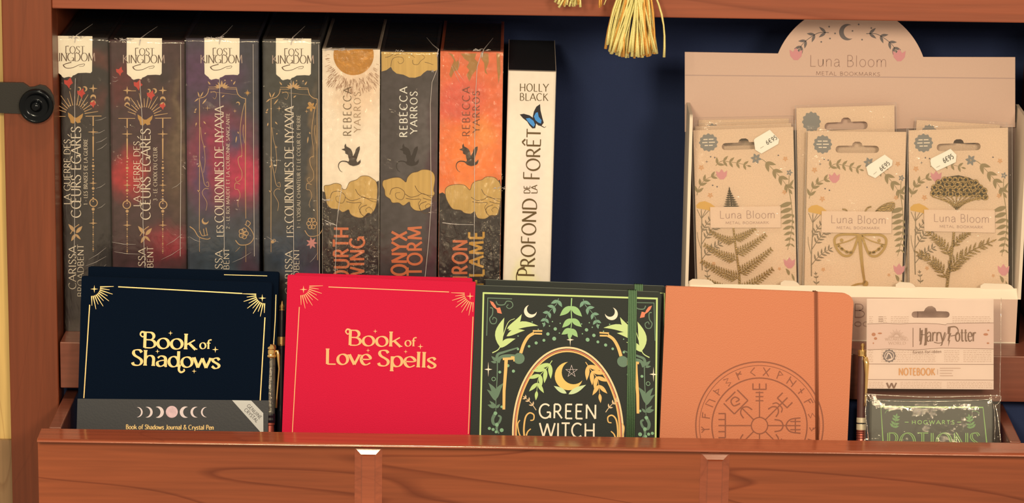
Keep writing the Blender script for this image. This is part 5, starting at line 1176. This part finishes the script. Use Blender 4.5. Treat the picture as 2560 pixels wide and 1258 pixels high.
    for j in range(nz_):
        for i in range(nx): a = j * (nx + 1) + i; Fc.append((a, a + 1, a + nx + 2, a + nx + 1))
    obj('clear_sleeve', V, Fc, SLEEVE, t, smooth=True, label='clear plastic sleeve')
    for P in (((-sl, -2.9, .3), (-sl, -2.9, H + 2.4), (W + sr, -2.9, H + 2.6), (W + sr, -2.9, .3)),):
        v_, f_ = tube(P, .13, 4); obj('sleeve_seam', v_, f_, SEAM, t)
    return t, fr
A5 = lambda x, y: (x / 2.62 + 1680, y / 2.62 + 260)
A6 = lambda x, y: (x / 2.569 + 1970, y / 2.569 + 250)
A7 = lambda x, y: (x / 2.569 + 2240, y / 2.569 + 270)
def fern(t, fr, W, H):
    q = Ink(A5); q.spl([(445, 1230), (438, 1100), (420, 960), (404, 830), (392, 700)], 16, 9)
    def frond(x0, y0, x1, y1, n, up, l):
        q.line([(x0, y0), ((x0 + x1) / 2, (y0 + y1) / 2 + (8 if up else 14)), (x1, y1)], 8, 4)
        dx, dy = x1 - x0, y1 - y0; L_ = math.hypot(dx, dy)
        for k in range(n):
            t_ = (k + .6) / n; x = x0 + dx * t_; y = y0 + dy * t_ + (8 if up else 14) * 4 * t_ * (1 - t_) * .8; a = atan2(dy, dx); ll = l * (1 - t_ * .72) + 6
            for s_ in (1, -1): q.leaf(x, y, x + ll * cos(a + s_ * 1.0), y + ll * sin(a + s_ * 1.0), 11)
    for a in ((412, 890, 545, 815, 9, 1, 34), (424, 985, 615, 855, 12, 1, 42), (440, 1112, 652, 950, 14, 1, 46), (452, 1225, 660, 1080, 13, 1, 46), (408, 905, 250, 832, 10, 0, 36), (418, 1022, 212, 922, 13, 0, 42), (434, 1142, 192, 1028, 15, 0, 46), (444, 1235, 230, 1150, 13, 0, 40)): frond(*a)
    q.build(fr, 'fern_bookmark', BRASS, t, 1, base=-.3, thick=.8, label='antique brass fern')
    q = Ink(A5); q.line([(375, 560), (385, 620), (392, 690)], 7)
    for k in range(8):
        y = 565 + k * 14; w_ = 10 + k * 6
        for s_ in (1, -1): q.leaf(376 + k * 1.8, y + 6, 376 + k * 1.8 + s_ * w_, y - 8 + 14, 11)
    q.leaf(376, 570, 375, 542, 8); q.build(fr, 'fern_tip', BRASSD, t, 1, base=-.3, thick=.6)
def dragonfly(t, fr, W, H):
    q = Ink(A6); q.spl([(458, 862), (466, 960), (478, 1080), (492, 1175)], 26, 13); q.dot(496, 1178, 19, 14); q.spl([(405, 1198), (445, 1182), (490, 1178)], 12, 10)
    q.build(fr, 'bookmark_body', BRIGHT, t, 1, base=-.3, thick=1.0)
    for s_ in (0, 1):
        X = (lambda x, y: A6(928 - x, y + 2)) if s_ else A6
        q = Ink(X); q.spl([(456, 866), (400, 862), (330, 866), (300, 890), (302, 930), (322, 968), (356, 998), (394, 998), (418, 968), (440, 910), (456, 866)], 15); q.spl([(456, 868), (400, 900), (330, 922), (305, 928)], 7)
        for x, y in ((322, 932), (346, 956), (378, 976), (404, 978), (344, 900)): q.dot(x, y, 11)
        q.line([(322, 932), (346, 956), (378, 976), (404, 978)], 12)
        q.build(fr, 'bookmark_wing', BRIGHT, t, 1, base=-.3, thick=.8)
    q = Ink(A6); q.spl([(552, 730), (590, 690), (640, 664), (680, 662), (674, 700), (640, 716), (560, 724)], 9, closed=True); q.poly([(556, 718), (600, 684), (674, 664), (668, 700), (620, 712)]); q.spl([(350, 700), (372, 706), (380, 720)], 9); q.spl([(495, 716), (510, 694), (535, 684)], 9)
    q.build(fr, 'bookmark_wing_tip', BRASS, t, 1, base=-.3, thick=.7)
def yarrow(t, fr, W, H):
    q = Ink(A7)
    for x in (232, 270, 312, 350, 388, 424, 462, 505, 545, 578):
        q.spl([(388, 652), (388 + (x - 388) * .35, 605), (x, 560 - 0 + abs(x - 400) * .05)], 9, 6)
    q.spl([(372, 780), (366, 860), (352, 960), (338, 1060), (322, 1180)], 15, 18)
    for P, n_, l_ in (([(345, 950), (310, 890), (270, 850), (212, 806)], 8, 60), ([(330, 1100), (280, 1030), (220, 975), (150, 935)], 10, 66), ([(366, 890), (400, 850), (430, 825), (465, 805)], 6, 44), ([(340, 1062), (390, 990), (480, 920), (604, 862)], 12, 78)): q.sprig(P, n_, l_, 14, 9, 42, True, .45, .12, .95)
    q.build(fr, 'yarrow_bookmark', BRASS, t, 1, base=-.3, thick=.8, label='antique brass yarrow with seed head')
    q = Ink(A7); rows = [(460, [312, 345, 378, 412, 446]), (478, [272, 480, 510]), (490, [325, 358, 392, 428, 462]), (510, [246, 284, 540]), (512, [494]), (524, [312, 348, 384, 420]), (530, [456, 524, 566]), (548, [238, 272, 500]), (552, [306, 350, 394, 434, 470]), (572, [528, 572])]
    for y, xs in rows:
        for x in xs: q.ring(x, y, 15, 10, 12)
    q.build(fr, 'seed_head', BRASS, t, 2, base=-.5, thick=1.0)
    q = Ink(A7)
    q.poly([(225, 560), (228, 520), (260, 480), (310, 445), (400, 432), (470, 448), (530, 480), (575, 530), (592, 575), (570, 592), (500, 570), (395, 566), (300, 566)]); q.build(fr, 'seed_head_backing', BRASSD, t, 1, base=-.2, thick=.4)
G = 'cream bookmark cards in the display box'
card('rearmost left bookmark card, barely showing over two others in the box', G, (1746, 300), (1972, 296), (1750, 690), (1976, 690), YD + 40, art=False)
card('middle left bookmark card with only its scalloped badge top showing', G, (1738, 316), (1978, 308), (1743, 690), (1982, 690), YD + 30, art=False)
card('front left cream card with brass fern bookmark and price tag', G, (1733, 326), (1983, 317), (1743, 699), (1987, 703), YD + 18, metal=fern,
     tag=(A5, [(535, 235), (545, 224), (640, 168), (702, 232), (695, 262), (585, 325), (545, 300)], (624, 268, 690, 228, 28)), sleeve=(1.8, 1.5))
card('tallest cream card with empty slot, behind the middle dragonfly card', G, (1991, 270), (2236, 263), (2000, 690), (2244, 690), YD + 30, art=False, sleeve=(1, 1))
card('front middle cream card with gold winged insect bookmark and tilted price tag', G, (2020, 328), (2266, 330), (2015, 715), (2260, 719), YD + 18, metal=dragonfly,
     tag=(A6, [(502, 432), (515, 418), (620, 350), (672, 388), (668, 420), (560, 502), (515, 480)], (600, 458, 656, 412, 28)), sleeve=(1.5, 1.5))
card('rear right bookmark card, tilted, top edge under the crinkled plastic', G, (2292, 300), (2500, 312), (2296, 690), (2500, 690), YD + 30, art=False, sleeve=(1.5, 5))
card('front right cream card with brass yarrow bookmark and tag below its slot', G, (2271, 326), (2520, 319), (2275, 710), (2522, 723), YD + 18, metal=yarrow,
     tag=(A7, [(220, 340), (224, 325), (350, 262), (388, 300), (384, 348), (262, 404), (225, 370)], (310, 354, 372, 322, 32)), sleeve=(1.5, 3))
# ---------------------------------------------------------------- notebook in a hanging bag
B1 = lambda x, y: (x / 2.925 + 2080, y / 2.925 + 690)
CREAMC = mat('printed_header_card', pc(232, 190, 152), .5, bump=.05, vary=.03, bscale=80)
SEP = mat('sepia_ink', pc(130, 88, 62), .5); SEPL = mat('faded_sepia_ink', pc(188, 142, 108), .5)
fr, W, H = leaning((2163, 743), (2503, 744), (-60.0, ZR), rad(12), TRAY + .3)
t = thing('notebook_pack', 'small green notebook hanging in a clear bag under a parchment style header card', 'notebook', fr.mw())
C_ = [(2167, 747), (2484, 747), (2484, 974), (2166, 972)]
hole = [B1(*p) for p in [(604 + 22 * cos(rad(a)), 283 - 23 * sin(rad(a))) for a in range(270, 89, -30)] + [(672, 258), (684, 236), (704, 222), (732, 220), (756, 236), (764, 258)] + [(838 + 22 * cos(rad(a)), 283 - 23 * sin(rad(a))) for a in range(90, -91, -30)]]
rings = [[Vector((*fr.L(*p), 0)) for p in C_], [Vector((*fr.L(*p), 0)) for p in hole]]
tess = tessellate_polygon(rings); pts = [p for r_ in rings for p in r_]; m_ = len(pts)
V = [(p.x, 0, p.y) for p in pts] + [(p.x, .5, p.y) for p in pts]; F = [tuple(q) for q in tess] + [tuple(i + m_ for i in q[::-1]) for q in tess]; o_ = 0
for r_ in rings: k = len(r_); F += [(o_ + i, o_ + (i + 1) % k, o_ + (i + 1) % k + m_, o_ + i + m_) for i in range(k)]; o_ += k
hc = fixn(obj('header_card', V, F, CREAMC, t, label='cream header card with sepia print'))
def sub(q, name, m, layer=1, par=None, base=0): return q.build(fr, name, m, par or hc, layer, base=base)
q = Ink(B1); R = random.Random(9)
q.poly([(258, 352), (400, 346), (500, 352), (620, 346), (760, 350), (832, 356), (960, 346), (1182, 344), (1182, 536), (1000, 530), (800, 526), (600, 540), (420, 534), (258, 540)]); sub(q, 'torn_strip', mat('toned_paper', pc(222, 176, 142), .5), 1)
q = Ink(B1)
q.line([(258, 352), (400, 346), (500, 352), (540, 348), (620, 346), (760, 350), (832, 358), (840, 350), (960, 346), (1182, 344)], 3); q.line([(258, 540), (420, 534), (600, 542), (800, 527), (870, 528), (1000, 531), (1182, 535)], 3)
q.line([(258, 644), (1182, 648)], 3); q.line([(258, 758), (1182, 762)], 3); sub(q, 'torn_line', SEP, 2)
q = Ink(B1)
for y0, y1, xs in ((300, 340, ((272, 300), (340, 400), (430, 560), (880, 1160))), (548, 634, ((268, 300), (360, 760), (820, 930), (960, 1165))), (778, 818, ((268, 380), (500, 800), (840, 1170)))):
    for xa, xb in xs:
        y = y0
        while y < y1:
            x = xa
            while x < xb - 6: l_ = R.uniform(5, 22); q.line([(x, y), (min(xb, x + l_), y + R.uniform(-1, 1))], 2.6); x += l_ + R.uniform(4, 8)
            y += 13
sub(q, 'script_print', SEPL, 1)
q = Ink(B1); q.line([(592, 380), (592, 520)], 5); sub(q, 'divider_print', SEP, 3)
q = Ink(B1); st = (.07, .025, 15, .04)
q.text('Harry', 636, 478, 826, 478, 92, (.055, .028, 12, .04), .03, skew=.02, grow=lambda i: 1.05 if i == 0 else 1.12); q.text('otter', 900, 478, 1052, 478, 96, (.055, .028, 12, .03), .03, grow=lambda i: 1.05)
q.poly([(640, 506), (652, 430), (644, 400), (664, 394), (662, 440), (654, 500)]); q.poly([(672, 510), (684, 440), (680, 384), (696, 380), (696, 450), (692, 506)])
q.poly([(846, 374), (868, 372), (862, 420), (872, 418), (856, 470), (864, 468), (850, 518), (852, 474), (844, 476), (854, 424), (844, 426)]); q.spl([(850, 376), (900, 372), (922, 396), (912, 428), (868, 440)], 10, 6)
q.spl([(746, 484), (780, 492), (812, 478), (836, 420)], 6, 4); sub(q, 'logo_lettering', mat('brown_logo_ink', pc(120, 78, 50), .4), 3)
for a in (('WIZARDING', 388, 473, 556, 473, 20, SERIF, .12), ('WORLD', 412, 502, 540, 502, 20, SERIF, .12)): q = Ink(B1); q.text(*a); sub(q, 'logo_lettering', SEPL, 3)
q = Ink(B1); q.burst(472, 446, 18, 58, 44, 8, 172, 13, 3, 2); q.line([(410, 448), (545, 448)], 3); sub(q, 'fan_print', SEPL, 3)
q = Ink(B1)
for x, y, a, b in ((304, 428, 15, 13), (318, 458, 12, 10), (350, 420, 16, 6), (1124, 428, 18, 9), (1142, 398, 8, 5), (1140, 492, 10, 6), (302, 492, 5, 6)): q.dot(x, y, a, 9, b)
sub(q, 'blot_print', mat('rust_blot_ink', pc(186, 112, 70), .5), 3)
q = Ink(B1); scallop(q, 418, 585, 46); sub(q, 'seal_print', mat('seal_ink', pc(122, 98, 82), .5), 2)
q = Ink(B1); q.ring(418, 585, 33, 5, 20); q.spl([(396, 600), (410, 565), (430, 580), (436, 605), (412, 612)], 8); sub(q, 'seal_print', CREAMC, 3)
q = Ink(B1); q.text('forest forbidden', 590, 568, 800, 562, 20, (.07, .05, 0, 0), .12); sub(q, 'script_lettering', SEP, 3)
q = Ink(B1); q.text('NOTEBOOK', 488, 726, 752, 726, 50, (.085, .07, 0, 0), .12); sub(q, 'title_lettering', mat('copper_foil', pc(190, 124, 66), .35, .3), 3)
q = Ink(B1); q.line([(772, 682), (772, 722)], 3)
for y, b in ((675, 940), (692, 886), (712, 876), (730, 884)): q.line([(788, y), (b, y)], 4)
sub(q, 'small_print', SEPL, 3)
q = Ink(B1); q.text('W', 400, 822, 470, 822, 40, (.16, .05, 15, .1), .1); q.line([(340, 300), (374, 300)], 3); q.line([(340, 316), (374, 316)], 3); q.line([(340, 331), (374, 331)], 3); sub(q, 'initial_print', SEP, 3)
# the green notebook below
NB = mat('grey_green_cover', pc(76, 74, 60), .45, vary=.08, bscale=60)
nu0, nv1 = fr.L(2177, 1000); nu1, _ = fr.L(2482, 1001)
v, f = boxmesh(nu0, nu1, -1.5, .5, 1.5, nv1); nb = obj('front_cover', v, f, NB, t, bevel=1.2)
v, f = boxmesh(nu0 + 1, nu1 - 1.5, .5, 8.5, 2, nv1 - 1); obj('page_block', v, f, PAGES, t)
v, f = boxmesh(nu0, nu1, 8.5, 10, 1.5, nv1); obj('back_cover', v, f, NB, t, bevel=.5)
GRL = mat('bright_green_ink', pc(160, 196, 96), .4); GRD = mat('dull_green_ink', pc(120, 156, 86), .4)
q = Ink(B1); q.line([(374, 1230), (357, 957), (1104, 962), (1132, 1230)], 9); sub(q, 'border_line', GRL, 1, nb, -1.5)
q = Ink(B1); q.spl([(388, 1005), (402, 985), (436, 986)], 4); q.spl([(1076, 1010), (1058, 990), (1022, 990)], 4); sub(q, 'corner_print', GRD, 1, nb, -1.5)
q = Ink(B1); q.text('HOGWARTS', 583, 1084, 895, 1084, 27, HEAVY, .3); q.line([(532, 1070), (560, 1070)], 5); q.line([(916, 1070), (942, 1070)], 5); sub(q, 'school_lettering', GRL, 1, nb, -1.5)
q = Ink(B1)
for s_ in (0, 1):
    q.T = (lambda x, y: B1(1474 - x, y + 5)) if s_ else B1
    q.sprig([(450, 1110), (462, 1070), (470, 1030)], 4, 42, 18, 5, 60, True, .3, .1, .9); q.dot(470, 1040, 9)
sub(q, 'herb_print', GRD, 1, nb, -1.5)
q = Ink(B1); q.text('POTIONS', 400, 1285, 1085, 1285, 136, (.075, .025, 12, .04), .06); sub(q, 'title_lettering', GRL, 1, nb, -1.5)
q = Ink(B1); q.text('POTIONS', 400, 1285, 1085, 1285, 136, (.028, .0, 12, 0), .06); sub(q, 'title_inline', NB, 2, nb, -1.5)
# the bag
BAG = film('clear_bag', .01, .08, (35, 35, 20), .05, haze=.01); BAGN = film('clear_bag_tight', .03, .5, (50, 50, 30), .05, haze=.06)
V = []; Fc = []; nx, nz_ = 26, 40; vt = fr.L(2300, 745)[1]
for j in range(nz_ + 1):
    for i in range(nx + 1):
        u = W * i / nx; vv = .6 + (vt - .6) * j / nz_
        k = noise.noise(Vector((u * .07, vv * .05, 3))) + .5 * noise.noise(Vector((u * .22, vv * .2, 8)))
        below = 1 / (1 + math.exp((vv - nv1) * .9)); e = min(1, 6 * min(i / nx, 1 - i / nx))
        V.append((u + (.8 * noise.noise(Vector((vv * .12, i, 1))) if 0 < i < nx or vv < nv1 else 0), -1.0 - 3.2 * below * e - (.02 + .5 * below) * k * e, vv))
up, lo = [], []
for j in range(nz_):
    for i in range(nx):
        a = j * (nx + 1) + i; (lo if V[a][2] < nv1 + 3 else up).append((a, a + 1, a + nx + 2, a + nx + 1))
obj('bag', V, up, BAG, t, smooth=True, label='clear plastic bag'); obj('bag_front', V, lo, BAGN, t, smooth=True, label='tight shiny plastic over the notebook')
for P, r_ in (([(2503, 745), (2502, 860), (2500, 960), (2500, 988)], .16), ([(2163, 985), (2240, 990), (2330, 993), (2420, 991), (2494, 990), (2502, 994), (2500, 1004), (2490, 1014)], .28), ([(2178, 1000), (2260, 1004), (2400, 1003), (2484, 998)], .22), ([(2488, 1012), (2494, 1040), (2498, 1070), (2502, 1106)], .45), ([(2484, 1010), (2488, 1060), (2486, 1104)], .22), ([(2168, 992), (2164, 1030), (2168, 1070), (2172, 1104)], .3)):
    pp = []
    for k, p in enumerate(catmull(P, 5)):
        u, v_ = fr.L(*p[:2], -4.4 if p[1] > 984 else -1.6); pp.append((u + .25 * noise.noise(Vector((k * .9, 3, 1))), (-4.4 if p[1] > 984 else -1.6), v_))
    v, f = tube(pp, r_, 6); obj('bag_crease', v, f, film('crease_plastic', .45, .4, (300, 300, 200), .05, haze=.3), t, smooth=True)
# ---------------------------------------------------------------- gold tassels hanging in front of the top board
THR = mat('gold_thread', pc(255, 214, 120), .3, .15, bump=.7, bscale=1600, vary=.25)
THR2 = mat('dark_gold_thread', pc(236, 160, 66), .38, .25, bump=.7, bscale=1600, vary=.25)
def tassel(label, px, pytop, strands, Y, group='gold tassels over the top board', head=True):
    base = hY(px, pytop, Y)
    t = thing('tassel', label, 'tassel', Matrix.Translation(base * .001), group)
    R = random.Random(int(px)); cols = {0: [], 1: []}
    for (xe, ye, r_, bend) in strands:
        yy = Y + R.uniform(-5, 5); E = hY(xe, ye, yy) - base; S = Vector((R.uniform(-6, 6), yy - Y, -6 + R.uniform(-1, 1)))
        P = []
        for k in range(9):
            q_ = k / 8; s_ = q_ ** .8
            P.append((S.x + (E.x - S.x) * s_ + bend * sin(pi * q_), (S.y) + R.uniform(-.1, .1), S.z + (E.z - S.z) * q_))
        cols[0 if R.random() < .66 else 1].append(tube(P, [r_ * (.85 + .15 * sin(k * 2.1)) for k in range(8)] + [r_ * 1.15], 6))
    for c, m in ((0, THR), (1, THR2)):
        if cols[c]: v, f = join(cols[c]); o = obj('fringe', v, f, m, t, smooth=True); o['kind'] = 'stuff'
    if head:
        v, f = lathe([(0, 0), (3, 0), (6.5, 3), (7.5, 8), (7, 13), (5, 17), (2, 19), (0, 19)], 24); V = [(x, z, y - 8) for x, y, z in v]; fixn(obj('knot', V, f, THR, t, smooth=True))
        v, f = tube([(0, 0, 10), (0, 2, 40), (0, 5, 90)], 1.3, 8); obj('cord', v, f, THR, t, smooth=True)
    return t
R = random.Random(21); st = []
for k in range(84):
    a = R.uniform(-1, 1); ring_ = R.random()
    xe = 1582 + a * 60 + (3 if a > 0 else 0); ye = 140 - abs(a) ** 2 * 12 + R.uniform(-10, 6)
    st.append((xe, ye, R.uniform(.7, 1.15), R.uniform(-1.6, 1.6)))
st += [(1514, 122, 1.1, -3), (1520, 110, 1.0, -2.6), (1518, 112, 1.0, -2.8), (1524, 128, 1.0, -2.4), (1531, 132, 1.1, -2), (1528, 135, 1.2, -2), (1660, 143, .95, 5.5), (1636, 135, 1.0, 2)]
tassel('large gold thread tassel hanging over the gap above the tan journal', 1595, -92, st, -60)
R = random.Random(22); st = []
for k in range(20): st.append((1386 + k * 3.4 + R.uniform(-3, 3), 4 + (k % 4) * 4 + R.uniform(-3, 3), R.uniform(.7, 1.1), R.uniform(-1, 1)))
st += [(1432, 16, 1.1, -1), (1441, 12, 1.1, -1)]
tassel('frayed gold tassel whose ends just dip into view left of the large one', 1440, -95, st, -58)
tassel('short wisps of gold thread between the two tassels', 1520, -95, [(1499, 19, .8, -1), (1502, 16, .8, 1), (1510, 12, .4, 3), (1552, 16, .9, 1), (1546, 14, .7, 1.5), (1497, 10, .6, 0)], -55)
